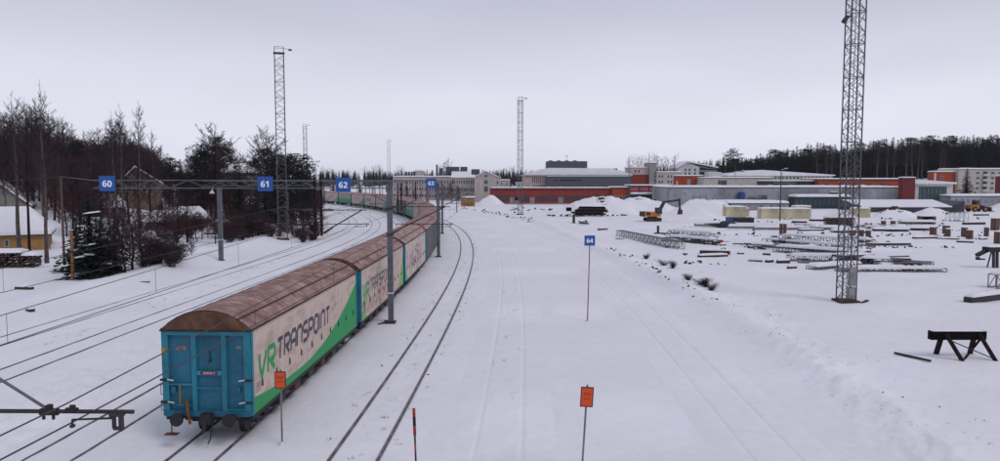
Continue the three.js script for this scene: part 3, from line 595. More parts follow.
// nearest bracket, reaching in from the left at the bridge
{
  const X0 = -8.08, Z = -8.8, y = 6.31, o = thing('overhead_line_bracket', 'dark tube bracket with steady arm reaching in at the lower left', 'bracket', [X0, 0, Z]);
  part('mast', S3().box(-0.2, 5, 0, 0.32, 10, 0.32), M.steel, o);
  const T = (dx, yy) => [dx, yy, 0];
  part('main_tube', S3().tube(T(-0.1, y + 0.02), T(3.52, y), 0.026, 0.026, 10), M.steelDark, o);
  part('strut', S3().tube(T(-0.05, 8.0), T(2.47, y + 0.02), 0.019, 0.019, 8), M.steel, o);
  part('clamp', S3().tube(T(2.36, y), T(2.58, y), 0.045, 0.045, 10).box(2.47, y + 0.04, 0, 0.06, 0.1, 0.07).box(2.41, y - 0.055, 0.02, 0.025, 0.07, 0.03).box(2.53, y - 0.055, 0.02, 0.025, 0.07, 0.03), M.black, o);
  part('wire_clamp', S3().tube(T(2.68, y + 0.02), T(2.82, y + 0.02), 0.036, 0.036, 8).box(2.76, y + 0.06, 0, 0.06, 0.05, 0.04), M.black, o);
  part('drop_bracket', S3().box(3.36, y - 0.11, 0, 0.04, 0.26, 0.06).box(3.27, y - 0.1, 0, 0.03, 0.2, 0.05).box(3.31, y - 0.03, 0, 0.17, 0.05, 0.07).box(3.32, y - 0.21, 0, 0.11, 0.035, 0.05), M.steelDark, o);
  part('steady_arm', S3().tube(T(3.28, y - 0.08), T(2.75, y - 0.10), 0.015, 0.013, 8).tube(T(2.75, y - 0.095), T(2.75, y - 0.17), 0.012, 0.012, 6).box(2.75, y - 0.18, 0, 0.045, 0.035, 0.05), M.steelDark, o);
}
// wires: contact wire nearly level, messenger sagging between supports, droppers between them
function wirePair(label, offFn, stations, group) {
  const o = thing('overhead_wire', label, 'overhead wire', [0, 0, 0], 0, group), r = 0.011;
  for (let i = 0; i + 1 < stations.length; i++) {
    const [s0, m0, c0 = WIRE_H] = stations[i], [s1, m1, c1 = WIRE_H] = stations[i + 1], cy = (t) => lerp(c0, c1, t), L = s1 - s0, n = Math.max(4, Math.round(L / 6)), sag = s0 < 10 ? 0.05 : Math.min(0.9, (m0 + m1) / 2 - WIRE_H - 0.2) * (L > 30 ? 0.85 : 0.2);
    const P0 = onPath(s0, offFn(s0)), P1 = onPath(s1, offFn(s1)), at = (t, y) => [lerp(P0.x, P1.x, t), y, lerp(P0.z, P1.z, t)];
    const my = (t) => lerp(m0, m1, t) - sag * 4 * t * (1 - t);
    const rr = s0 > 60 ? 0.017 : r;
    part('contact_wire', S3().tube(at(0, c0), at(1, c1), rr, rr, 5), M.wire, o);
    const pts = []; for (let k = 0; k <= n; k++) pts.push(at(k / n, my(k / n)));
    part('messenger_wire', S3().pipe(pts, rr * 0.9, 5), M.wire, o);
    if (s0 < 80) for (let k = 1; k < n; k++) if (s0 >= 5) part('dropper', S3().tube(at(k / n, cy(k / n)), at(k / n, my(k / n)), 0.006, 0.006, 4), M.wire, o);
  }
}
const stns = [[-28, 6.36], [8.8, 6.42], [46, 7.4], [85, 7.4], [122, 7.4], [161, 7.4], [200, 7.4], [240, 7.4]];
wirePair('overhead wires above the cleared track right of the train', (s) => s < 20 ? 0.1 : 0.05, stns);
const low = [[-28, 6.1, 5.6], [8.8, 6.15, 5.62], ...stns.slice(2)];
wirePair('overhead wires above the freight train', TRACK.train, low);
wirePair('overhead wires above the empty track left of the train', TRACK.second, low);

// ---------------------------------------------------------------- lattice lighting masts
function latticeMast(x, z, h, side, turn, label, detail = true, far = false) {
  const o = thing('lattice_mast', label, 'lattice mast', [x, 0, z], turn, 'tall lattice lighting masts'), a = side / 2, t = far ? 0.09 : detail ? 0.075 : 0.07, b = far ? 0.05 : 0.036, bay = far ? 1.4 : 0.78;
  for (const sx of [-1, 1]) for (const sz of [-1, 1]) part('leg', S3().bar([sx * a, 0, sz * a], [sx * a, h, sz * a], t, t), M.steelMast, o);
  const n = Math.floor(h / bay);
  // the four bracing faces, zigzag with level struts
  for (const [ux, uz, nx, nz, nm] of [[1, 0, 0, 1], [1, 0, 0, -1], [0, 1, 1, 0], [0, 1, -1, 0]]) {
    const g = S3(), Q = (s, y) => [ux * s * a + nx * a, y, uz * s * a + nz * a];
    for (let i = 0; i < n; i++) { const y0 = 0.2 + i * bay, y1 = y0 + bay, s = i % 2 ? 1 : -1; g.bar(Q(s, y0), Q(-s, y1), b, b); if (i % 3 === 0) g.bar(Q(-1, y0), Q(1, y0), b * 1.2, b * 1.2); if (!far) g.bar(Q(-s, y0), Q(s * 0.0, (y0 + y1) / 2), b * 0.8, b * 0.8); }
    part('bracing', g, M.steelMast, o).userData.kind = 'stuff';
  }
  part('footing', S3().box(0, 0.12, 0, side + 0.5, 0.25, side + 0.5), M.rust, o);
  const top = part('lamp_platform', S3().box(0, h + 0.04, 0, side + 0.3, 0.08, side + 0.3), M.steelMast, o);
  part('railing', S3().bar([-a, h + 0.9, a], [a, h + 0.9, a], 0.05).bar([-a, h + 0.9, -a], [a, h + 0.9, -a], 0.05).bar([a, h + 0.9, -a], [a, h + 0.9, a], 0.05).bar([-a, h + 0.9, -a], [-a, h + 0.9, a], 0.05).bar([-a, h, a], [-a, h + 0.9, a], 0.05).bar([a, h, a], [a, h + 0.9, a], 0.05).bar([-a, h, -a], [-a, h + 0.9, -a], 0.05).bar([a, h, -a], [a, h + 0.9, -a], 0.05), M.steelMast, top);
  part('floodlight', S3().bar([a, h + 0.8, 0], [a + 0.9, h + 0.65, 0.1], 0.05).box(a + 0.95, h + 0.6, 0.1, 0.5, 0.22, 0.3), M.steelDark, o);
  return o;
}
{
  const o = latticeMast(25.75, -53.2, 30, 1.0, -0.02, 'tall lattice mast in the right foreground, running out of the frame');
  part('ladder', S3().bar([0.22, 0.3, -0.45], [0.22, 29, -0.45], 0.035).bar([-0.12, 0.3, -0.45], [-0.12, 29, -0.45], 0.035), M.steelMast, o);
  part('ladder_rungs', (() => { const g = S3(); for (let y = 0.5; y < 29; y += 0.32) g.bar([-0.12, y, -0.45], [0.22, y, -0.45], 0.02); return g; })(), M.steelMast, o).userData.kind = 'stuff';
  const c1 = part('cabinet', S3().box(0.12, 2.05, 0.62, 0.52, 1.3, 0.28), mat([0.33, 0.33, 0.34], { rep: 0.6 }), o); part('cabinet_door', S3().box(0.12, 2.05, 0.765, 0.44, 1.2, 0.02), mat([0.37, 0.37, 0.38], { rep: 0.6 }), c1);
  const c2 = part('cabinet', S3().box(0.08, 0.85, 0.62, 0.5, 0.8, 0.28), mat([0.33, 0.33, 0.34], { rep: 0.6 }), o); part('cabinet_door', S3().box(0.08, 0.85, 0.765, 0.42, 0.7, 0.02), mat([0.37, 0.37, 0.38], { rep: 0.6 }), c2);
  part('side_floodlight', S3().bar([-0.4, 20.9, 0.4], [-0.95, 20.75, 0.55], 0.12).tube([-0.85, 20.85, 0.55], [-1.15, 20.4, 0.65], 0.13, 0.17, 10), M.steelDark, o);
  part('plank', S3().bar([0.7, 0.12, 0.9], [1.5, 0.25, 0.2], 0.25, 0.05), M.timber, o);
}
latticeMast(-32.85, -108.8, 27.8, 1.3, 0.35, 'lattice mast left of the train, in front of the pines');
latticeMast(5.15, -184.8, 29, 1.1, 0.3, 'lattice mast standing before the long red building', false);
latticeMast(-77.6, -289, 30, 1.2, 0.5, 'small distant lattice mast behind the pines on the left', false, true);
latticeMast(-62, -404, 30, 1.3, 0.2, 'pale distant lattice mast left of the beige school building', false, true);

// ---------------------------------------------------------------- track-side signs and stakes
function orangeSign(x, z, top, tilt, label, lines) {
  const o = thing('orange_track_sign', label, 'sign', [x, 0, z], 0, 'orange track signs');
  const c = document.createElement('canvas'); c.width = 96; c.height = 144; const k = c.getContext('2d'); k.fillStyle = '#cf4a12'; k.fillRect(0, 0, 96, 144); k.strokeStyle = '#4d140c'; k.lineWidth = 9; k.strokeRect(3, 3, 90, 138); k.fillStyle = '#6b1d0b'; k.font = 'bold 24px sans-serif'; k.textAlign = 'center'; lines.forEach((t, i) => { k.font = `bold ${i ? 20 : 25}px sans-serif`; k.fillText(t, 48, 58 + i * 34); });
  const t = new THREE.CanvasTexture(c); t.colorSpace = THREE.SRGBColorSpace;
  const tiltG = new THREE.Group(); tiltG.name = 'signpost'; tiltG.rotation.z = tilt; o.add(tiltG);
  part('post', S3().tube([0, -0.3, 0], [0, top + 0.05, 0], 0.03, 0.03, 10), M.galv, tiltG);
  const e = M.steelDark, p = part('panel', new THREE.BoxGeometry(0.38, 0.6, 0.025), [e, e, e, e, new THREE.MeshStandardMaterial({ map: t, roughness: 0.5 }), e], tiltG); p.position.set(0, top - 0.3, 0.045);
  return o;
}
{ const o = orangeSign(-7.56, -24.45, 2.6, 0, 'orange rectangular sign on a post beside the last wagon', ['RAJA', 'ALUE', '___']); part('snow_collar', S3().tube([0, -0.05, 0], [0, 0.12, 0], 0.22, 0.06, 14), M.snowRoof, o); }
orangeSign(2.42, -21, 3.07, -0.055, 'orange rectangular sign on a leaning post, alone in the snow at the bottom', ['RAJA', 'ALUE']);
{
  const o = thing('snow_stake', 'red and black striped snow stake beside the cleared track', 'stake', [-2.62, 0, -22]); const cs = [M.red, M.black];
  o.rotation.z = 0.03;
  for (let k = 0; k < 3; k++) part('band', S3().box(0, 2.1 - 0.14 - k * 0.29, 0, 0.09, 0.285, 0.05), cs[k % 2], o);
  for (let k = 0; k < 5; k++) part('band', S3().tube([0, 1.26 - k * 0.3, 0], [0, 0.97 - k * 0.3, 0], 0.03, 0.03, 10), cs[(k + 1) % 2], o);
  part('snow_cap', S3().box(0, 2.12, 0, 0.1, 0.04, 0.06), M.snowRoof, o);
}
numberSign('64', 5.78, 5.25, -46.3, 0.68, 'blue square sign with number 64 on a tall thin red post', (o) => { part('post', S3().tube([-0.1, -0.2, -0.06], [0.02, 5.5, -0.06], 0.035, 0.03, 8), mat([0.42, 0.13, 0.12], { tex: rustTex, rep: 0.8 }), o); part('snow_collar', S3().tube([-0.1, -0.05, -0.06], [-0.1, 0.06, -0.06], 0.25, 0.06, 14), M.snowRoof, o); });
// ---------------------------------------------------------------- storage yard
// lying snow: a soft lumpy slab that thins towards its edges
function snowSlab(w, d, h, seed = 1, n = 8, ragged = 0.25) {
  const P = [], U = [], I = [], big = Math.max(w, d) > 3.5;
  for (let j = 0; j <= n; j++) for (let i = 0; i <= n; i++) {
    const cl = (q) => { const a = Math.sin(Math.PI / 2 * (q * 2 - 1)); return big ? Math.sin(Math.PI / 2 * a) : a; }, u = cl(i / n), v = cl(j / n), e = Math.max(Math.abs(u), Math.abs(v));
    const k = (1 - Math.pow(e, big ? 40 : 8)) * (1 - ragged + 2 * ragged * vnoise(u * 2.2 + seed * 5, v * 2.2, seed));
    P.push(u * w / 2, e >= 1 ? 0 : h * k + 0.01, v * d / 2); U.push(u * w / 2, v * d / 2);
    if (i && j) { const a = (j - 1) * (n + 1) + i - 1, b = a + 1, c = a + n + 1, q = c + 1; I.push(a, c, q, a, q, b); }
  }
  const g = new THREE.BufferGeometry(); g.setAttribute('position', new THREE.Float32BufferAttribute(P, 3)); g.setAttribute('uv', new THREE.Float32BufferAttribute(U, 2)); g.setIndex(I); g.computeVertexNormals(); return g;
}
function snowOn(parent, x, y, z, w, d, h, seed, turn = 0) { const m = part('snow_cap', snowSlab(w, d, h, seed, Math.max(w, d) > 6 ? 12 : 6), M.snowRoof, parent); m.position.set(x, y, z); m.rotation.y = turn; return m; }
function mound(x, d, rx, rz, h, seed, label, dirt = 0.0) {
  const n = 44, P = [], U = [], I = [], m = 22;
  for (let j = 0; j <= m; j++) for (let i = 0; i <= n; i++) {
    const a = i / n * Math.PI * 2, r = j / m, wob = 0.8 + 0.4 * vnoise(Math.cos(a) * 1.6 + seed * 3, Math.sin(a) * 1.6, seed), X = Math.cos(a) * r * rx * wob, Z = Math.sin(a) * r * rz * wob;
    let y = h * Math.pow(Math.cos(r * Math.PI / 2), 1.35) * (0.75 + 0.5 * fbm(X * 0.25 + seed, Z * 0.25, 3, seed)) + (1 - r) * (fbm(X * 1.1, Z * 1.1 + seed, 3, seed + 4) - 0.5) * h * 0.32;
    P.push(X, j === m ? -0.4 : y, Z); U.push(X, Z);
    if (i && j) { const a0 = (j - 1) * (n + 1) + i - 1, b = a0 + 1, c = a0 + n + 1, q = c + 1; I.push(a0, q, c, a0, b, q); }
  }
  const g = new THREE.BufferGeometry(); g.setAttribute('position', new THREE.Float32BufferAttribute(P, 3)); g.setAttribute('uv', new THREE.Float32BufferAttribute(U, 2)); g.setIndex(I); g.computeVertexNormals();
  const o = thing('snow_pile', label, 'snow pile', [x, groundAt(x, d), -d]); part('snow', g, M.snowRoof, o);
  if (dirt) { // clods of frozen earth and rubble showing through
    const R = rng(seed * 31 + 5), gg = S3();
    for (let k = 0; k < dirt; k++) { const a = R() * 6.28, r = 0.15 + R() * 0.6, X = Math.cos(a) * r * rx * 0.85, Z = Math.sin(a) * r * rz * 0.85, y = h * Math.pow(Math.cos(r * Math.PI / 2), 1.35) * 0.98, s = 0.18 + R() * 0.45; gg.box(X, y + s * 0.35, Z, s * (1 + R()), s * 0.7, s, R() * 3); }
    part('rubble', gg, M.timber, o).userData.kind = 'stuff';
  }
  return o;
}
function girder(x0, d0, x1, d1, w, h, y, label, m = M.galv, bay = 0.8, snow = true) {
  const L = Math.hypot(x1 - x0, d1 - d0), o = thing('lattice_girder', label, 'lattice girder', [(x0 + x1) / 2, groundAt((x0 + x1) / 2, (d0 + d1) / 2) + y, -(d0 + d1) / 2], Math.atan2(d1 - d0, x1 - x0), 'steel girders lying in the storage yard'), a = L / 2, n = Math.max(3, Math.round(L / bay));
  for (const yy of [0.05, h]) for (const z of [-w / 2, w / 2]) part('chord', S3().bar([-a, yy, z], [a, yy, z], 0.09, 0.09), m, o);
  for (const z of [-w / 2, w / 2]) { const g = S3(); for (let i = 0; i <= n; i++) { const X = -a + L * i / n; g.bar([X, 0, z], [X, h, z], 0.06, 0.06); if (i < n) g.bar([X, i % 2 ? h : 0, z], [X + L / n, i % 2 ? 0 : h, z], 0.045, 0.045); } part('lacing', g, m, o).userData.kind = 'stuff'; }
  const g = S3(); for (let i = 0; i <= n; i += 1) { const X = -a + L * i / n; g.bar([X, h, -w / 2], [X, h, w / 2], 0.05, 0.05); } part('tie', g, m, o).userData.kind = 'stuff';
  if (snow) snowOn(o, 0, h - 0.02, 0, L * 0.94, w * 1.15, 0.3, Math.round(x0 * 3) % 17 + 1);
  return o;
}
girder(19.26, 116.5, 23.9, 94.7, 0.9, 1.05, 0, 'longest grey lattice girder lying in the snow beyond sign 64', M.galv, 0.75, false);
girder(25.4, 108.5, 30.4, 101.5, 0.9, 0.75, 0, 'short dark lattice girder, lower one of a pair beside the red machine', M.steelMast);
girder(26.2, 109.5, 31.0, 103.0, 0.8, 0.6, 0.85, 'short grey lattice girder lying on top of a darker one', M.galv);
girder(36.6, 99.5, 44.0, 88.0, 1.1, 0.9, 0.1, 'grey lattice girder at the back of the large steel heap', M.galv);
girder(37.9, 97.0, 46.0, 88.5, 1.0, 0.8, 0.95, 'grey lattice girder on top of the large steel heap', M.galv);
girder(35.2, 92.0, 43.0, 84.0, 1.0, 0.7, 0.05, 'middle grey lattice girder of the large steel heap', M.galv);
girder(32.6, 81.5, 41.5, 80.0, 0.8, 0.6, 0.0, 'grey girder along the near edge of the steel heap', M.galv, 0.6);
girder(31.6, 73.0, 38.2, 76.5, 1.0, 0.35, 0, 'flat lattice frame half sunk in snow left of the near mast', M.galv, 0.9);
girder(33.5, 71.3, 44.0, 71.0, 0.9, 0.35, 0, 'flat lattice frame half sunk in snow right of the near mast', M.galv, 0.9);
girder(36.0, 78.0, 41.5, 76.0, 0.9, 0.8, 0, 'tilted lattice girder behind the near mast', M.galv);
girder(41.0, 59.6, 46.5, 61.0, 0.8, 1.15, 0, 'lattice girder at the right edge of the frame', M.galv, 0.8);
girder(98.4, 158.5, 102.3, 158, 1.6, 1.9, 0, 'upright grey lattice frame before the dark low shed', M.galv, 0.9, false);
for (const [x0, d0, x1, d1, h, lab] of [[40.2, 71.2, 44.5, 70.0, 1.0, 'grey trestle frame standing in the snow right of the near mast']]) {
  const o = thing('steel_trestle', lab, 'trestle', [x0, groundAt(x0, d0), -d0]);
  for (const X of [0, 0.6, 1.4]) part('block', S3().box(X, 0.5, 0, 0.3, 0.7, 0.5), M.steelDark, o);
  part('top_frame', S3().bar([0, h, -0.4], [2.6, h, -0.4], 0.07).bar([0, h, 0.4], [2.6, h, 0.4], 0.07).bar([2.6, h, -0.4], [2.6, h, 0.4], 0.07), M.galv, o);
  for (const X of [1.9, 2.3, 2.6]) for (const z of [-0.4, 0.4]) part('leg', S3().bar([X, -0.2, z], [X, h, z], 0.05), M.galv, o);
}
// trolley with black wheels beside the near mast
{
  const o = thing('yard_trolley', 'small trolley with black wheels behind the near mast base', 'trolley', [37.9, 0.1, -77], 0.25);
  part('deck', S3().box(0, 0.95, 0, 4.4, 0.16, 1.3).bar([-2.2, 0.4, 0], [2, 1.3, 0], 0.2), M.steelDark, o);
  for (const x of [-1.2, -0.3, 0.9, 1.6]) part('wheel', S3().tube([x, 0.4, 0.5], [x, 0.4, 0.75], 0.4, 0.4, 14), M.rubber, o);
  part('ring', new THREE.TorusGeometry(0.45, 0.06, 6, 18).rotateX(1.2).translate(2.2, 1.75, 0), mat([0.4, 0.12, 0.1], { rep: 1 }), o); part('post', S3().bar([2.2, 0, 0], [2.2, 1.7, 0], 0.06), M.galv, o);
  snowOn(o, 0, 1.03, 0, 4.2, 1.2, 0.2, 5);
}
// timbers, planks and beams in the snow
function lyingBeam(name, x0, d0, x1, d1, w, h, y, label, m = M.timber, snow = 0.1, group) {
  const L = Math.hypot(x1 - x0, d1 - d0), X = (x0 + x1) / 2, D = (d0 + d1) / 2, o = thing(name, label, name.replace(/_/g, ' ').split(' ').slice(-1)[0], [X, groundAt(X, D) + y, -D], Math.atan2(d1 - d0, x1 - x0), group);
  part('body', new RoundedBoxGeometry(L, h, w, 1, Math.min(w, h) * 0.12).translate(0, h / 2, 0), m, o); if (snow) snowOn(o, 0, h - 0.01, 0, L * 0.97, w * 1.05, snow, Math.round(Math.abs(x0 * 7)) % 13 + 1);
  return o;
}
lyingBeam('long_plank', 50.4, 98.8, 56.5, 99.0, 0.5, 0.28, 0.05, 'long dark plank on the snow below the three brown crates', M.steelDark, 0.12);
lyingBeam('concrete_beam', 34.2, 52.3, 40.5, 55.6, 0.6, 0.42, 0.05, 'square beam under snow at the right edge, nearest the lattice girder', M.steelDark, 0.22);
lyingBeam('bent_rail', 20.75, 37.4, 21.65, 35.7, 0.12, 0.1, 0.03, 'short dark rail end sticking out of the snow left of the buffer stop', M.black, 0);
const BITS = ['lower of two dark bars below the small red machine', 'upper of two dark bars below the small red machine', 'small dark offcut left of the steel heap, back row', 'thin dark offcut left of the steel heap, front row', 'dark offcut at the foot of the steel heap, front row', 'dark block at the near end of the steel heap', 'dark offcut lying nearest to the camera below the steel heap', 'small dark offcut right of the two dark bars', 'small dark scrap right of the red machine', 'small thin board alone between the red machine and the steel heap', 'bent dark board on the slope below the excavator', 'thin dark board at the left end of the longest girder', 'long dark sledge runner under the brown crates', 'dark board under the tall brown crate', 'dark board below the two touching crates', 'short dark board under the narrow brown crate', 'long dark board in the snow before the log pile', 'small dark block between the left tracks', 'small dark twig of wood near the left rails', 'long low board left of the near mast', 'board pile fragment behind the pipes', 'dark board in front of the cream containers', 'dark board beside the twin brown posts', 'long dark board behind the brown crates on the right', 'dark board in front of the wheel loader'];
const bits = [[714, 257, 3.9, 0.5, 0.3], [716, 254, 3.6, 0.4, 0.5], [768, 255, 0.9, 0.3, 0.25], [757, 261.5, 1.5, 0.3, 0.2], [771, 262, 1.1, 0.4, 0.3], [785, 262.5, 1.6, 0.4, 0.35], [794, 268.5, 1.1, 0.3, 0.25], [742, 254, 0.8, 0.4, 0.2], [724, 245, 1.0, 0.3, 0.2], [752, 247.5, 0.9, 0.3, 0.15], [603, 230, 2.0, 0.3, 0.3], [620, 239, 1.3, 0.3, 0.15], [929, 238.8, 5.2, 0.6, 0.25], [950, 239.4, 3.0, 0.5, 0.2], [967, 242.5, 2.1, 0.5, 0.25], [984, 239, 1.2, 0.4, 0.2], [20, 291, 1.6, 0.3, 0.25], [25, 315, 0.5, 0.35, 0.2], [142, 284, 0.8, 0.2, 0.12], [812, 231, 4.5, 0.6, 0.25], [806, 226, 4, 0.6, 0.4], [822, 221, 5, 0.8, 0.5], [800, 223, 3, 0.6, 0.4], [975, 224, 5, 0.8, 0.5], [982, 215, 4, 0.6, 0.4]];
bits.forEach(([b, r, L, w, h], i) => { const d = 722 * 9.2 / (r - 179), x = (b - 500) * d / 722, t = (hash2(i, 3, 5) - 0.5) * 1.2; lyingBeam('scrap_timber', x - L / 2 * Math.cos(t), d - L / 2 * Math.sin(t), x + L / 2 * Math.cos(t), d + L / 2 * Math.sin(t), w, h, -0.02, BITS[i], i % 3 ? M.timber : M.rust, 0.2, 'dark offcuts scattered in the snow'); });
// pipes under snow in the middle of the yard
[[37.5, 139, 50.5, 135], [42, 133, 52.0, 131.5], [45.5, 129.5, 55, 129], [44.5, 136, 55, 134.5]].forEach(([x0, d0, x1, d1], i) => { const L = Math.hypot(x1 - x0, d1 - d0), o = thing('steel_pipe', ['rearmost snow covered pipe below the black skip', 'middle snow covered pipe left of the twin brown posts', 'nearest snow covered pipe left of the twin brown posts', 'snow covered pipe just below the black skip'][i], 'pipe', [(x0 + x1) / 2, 0.05, -(d0 + d1) / 2], Math.atan2(d1 - d0, x1 - x0), 'pipes lying in the yard'); part('tube', S3().tube([-L / 2, 0.35, 0], [L / 2, 0.35, 0], 0.26, 0.26, 12), mat([0.4, 0.34, 0.35], { tex: rustTex, rep: 0.3 }), o); snowOn(o, 0, 0.45, -0.05, L * 0.97, 0.85, 0.42, i + 3); });
{ const o = thing('tarpaulin_heap', 'dark crumpled tarpaulin heap left of the pipes', 'tarpaulin', [43.6, 0, -137]); const g = new THREE.IcosahedronGeometry(1, 3), p = g.attributes.position; for (let i = 0; i < p.count; i++) { const x = p.getX(i), y = p.getY(i), z = p.getZ(i), k = 0.7 + 0.6 * fbm(x * 2 + 4, z * 2 + y, 3, 4); p.setXYZ(i, x * 2.3 * k, Math.max(-0.1, y) * 1.25 * k, z * 1.3 * k); } g.computeVertexNormals(); part('cover', g, mat([0.02, 0.022, 0.04], { rough: 0.8, tex: null }), o); snowOn(o, 0.5, 0.75, 0, 1.8, 1.2, 0.3, 4); for (let k = 0; k < 4; k++) part('pole', S3().bar([-3.2 - k * 0.4, 0.2 + k * 0.15, 0.6 - k * 0.5], [1.2, 0.5 + k * 0.12, -0.4 + k * 0.3], 0.12), M.timber, o); }
// brown plywood crates and panels
function crate(b, r, wpx, hpx, dep, label, turn = 0.2) {
  const d = 722 * 9.2 / (r - 179), x = (b - 500) * d / 722, w = wpx * 0.8 * d / 722, h = hpx * d / 722, o = thing('brown_crate', label, 'crate', [x, groundAt(x, d), -d], turn, 'brown crates standing in the yard');
  dep *= 0.6; part('body', new RoundedBoxGeometry(w, h, dep, 1, 0.02).translate(0, h / 2, 0), M.boxWood, o);
  for (const s of [-1, 1]) part('batten', S3().box(s * w * 0.36, h / 2, dep / 2 + 0.02, 0.1, h * 0.98, 0.04), M.rust, o);
  snowOn(o, 0, h - 0.01, 0, w * 1.02, dep, 0.14, Math.round(b) % 11 + 1); return o;
}
crate(853.5, 239, 6, 9, 0.8, 'brown crate behind the near mast, leftmost of three in a row'); crate(862.5, 243, 5, 13, 0.7, 'tall narrow brown crate, middle of three right of the near mast'); crate(869.5, 244, 5, 13, 0.7, 'tall narrow brown crate, rightmost of three right of the near mast');
crate(781.8, 234, 3.2, 10.5, 0.5, 'left one of twin brown posts at the end of the pipes'); crate(785.6, 235, 3.6, 11, 0.5, 'right one of twin brown posts at the end of the pipes');
crate(934.5, 235, 6.5, 8, 1.0, 'brown crate standing on a snowy sledge, left of the taller pair'); crate(947.5, 233.5, 7.5, 8, 1.0, 'brown crate directly behind a tall brown crate'); crate(949.5, 239, 4.5, 10, 0.8, 'tall brown crate in front of another crate'); crate(966, 236.5, 6, 9.5, 1.0, 'left one of two touching brown crates'); crate(971.3, 239, 6, 9, 1.0, 'right and nearer one of two touching brown crates'); crate(988, 236, 4, 9, 0.8, 'narrow brown crate right of the touching pair'); crate(996.5, 230, 9, 12, 1.2, 'large brown crate at the right edge of the frame'); crate(999.5, 244, 6, 12, 1.0, 'brown crate cut by the right edge, nearest to the camera');
crate(884.5, 224, 5, 4, 0.9, 'small brown crate, first of a row of three below the dark shed'); crate(894, 224, 5, 4, 0.9, 'small brown crate, second of a row of three below the dark shed'); crate(904, 222, 4, 3, 0.9, 'small brown crate, third of a row of three below the dark shed');
{ const o = thing('open_shelter', 'brown open fronted shelter box below the dark shed', 'shelter', [89.9, 0, -151]); part('frame', S3().box(0, 1.35, -0.9, 3, 0.12, 1.8).box(-1.45, 0.65, -0.9, 0.1, 1.3, 1.8).box(1.2, 0.65, -0.9, 0.6, 1.3, 1.8), M.boxWood, o); part('back', S3().box(0, 0.65, -1.75, 2.9, 1.3, 0.06), M.black, o); snowOn(o, 0, 1.4, -0.9, 3, 1.8, 0.2, 3); }
{ // pallet stack, gable of snow on top
  const o = thing('pallet_stack', 'big stack of brown pallets with a snowy peak, left of the near mast', 'pallet stack', [65.1, 0, -138.4], 0.15);
  for (let k = 0; k < 9; k++) for (let j = 0; j < 3; j++) { part('pallet', new THREE.BoxGeometry(1.65, 0.13, 1.9).translate(-1.8 + j * 1.8 + (hash2(k, j, 2) - 0.5) * 0.15, 0.12 + k * 0.2, (hash2(k, j, 7) - 0.5) * 0.2), (k + j) % 2 ? M.boxWood : M.timber, o); part('spacer', S3().box(-2.4 + j * 1.8, 0.22 + k * 0.2, 0.6, 0.12, 0.08, 0.4).box(-1.3 + j * 1.8, 0.22 + k * 0.2, 0.6, 0.12, 0.08, 0.4), M.timber, o); }
  part('snow_cap', (() => { const g = S3(); g.prism([[-2.8, 1.85], [2.8, 1.85], [2.6, 2.1], [0.3, 3.3], [-0.3, 3.3], [-2.6, 2.1]], -1.1, 1.1); return g; })(), M.snowRoof, o);
}
// loose stacks of boards
[[71.6, 131, 77.6, 130, 'low stack of boards under snow below the open shelter'], [66, 128, 72, 127, 'low stack of boards under snow right of the pallet stack'], [58.5, 132, 63.5, 131, 'low stack of boards under snow left of the pallet stack'], [57, 124, 63, 123, 'long low stack of boards under snow, nearest to the twin brown posts'], [83, 150, 90, 149, 'long thin board stack below the snow piles of the dark shed']].forEach(([x0, d0, x1, d1, lab], i) => {
  const L = Math.hypot(x1 - x0, d1 - d0), o = thing('board_stack', lab, 'board stack', [(x0 + x1) / 2, 0, -(d0 + d1) / 2], Math.atan2(d1 - d0, x1 - x0), 'stacks of boards in the yard');
  for (let k = 0; k < 4; k++) for (let j = 0; j < 3; j++) part('board', new THREE.BoxGeometry(L * (0.8 + 0.2 * hash2(k, j, i)), 0.1, 0.45).translate((hash2(j, k, i) - 0.5) * 0.8, -0.25 + k * 0.2, -0.55 + j * 0.55), (k + j) % 2 ? M.rust : M.timber, o);
  snowOn(o, 0.1, 0.36, -0.1, L * 0.98, 1.9, 0.42, i + 2);
});
// cream containers
function container(x0, x1, d, h, label, m) {
  const w = x1 - x0, o = thing('cream_container', label, 'container', [(x0 + x1) / 2, groundAt((x0 + x1) / 2, d), -d], 0.05, 'cream containers in the yard'); m = m || mat([0.74, 0.68, 0.47], { rep: 0.12 });
  part('body', S3().box(0, h / 2, -1.2, w, h, 2.4), m, o); const n = Math.round(w / 0.35); const g = S3(); for (let i = 1; i < n; i++) if (i % 2) g.box(-w / 2 + w * i / n, h / 2, 0.03, w / n * 0.9, h * 0.86, 0.06); part('corrugation', g, m, o).userData.kind = 'stuff';
  part('top_rail', S3().box(0, h - 0.07, 0.04, w, 0.14, 0.1), m, o); part('bottom_rail', S3().box(0, 0.08, 0.04, w, 0.16, 0.1), m, o); snowOn(o, 0, h, -1.2, w, 2.4, 0.28, Math.round(x0) % 9 + 1);
}
container(54.1, 59.0, 172.7, 2.5, 'cream container with bare roof, left of the lamp post'); container(59.9, 61.6, 178, 1.9, 'small cream box right of the leftmost container'); container(60.3, 66.2, 166.5, 2.35, 'cream container just right of the lamp post base'); container(66.6, 72.6, 168, 2.35, 'cream container with thick snow, second right of the lamp post'); container(74.5, 78.6, 182, 2.3, 'cream container behind the pallet stack'); container(84.5, 88.5, 172, 2.2, 'cream container right of the near mast');
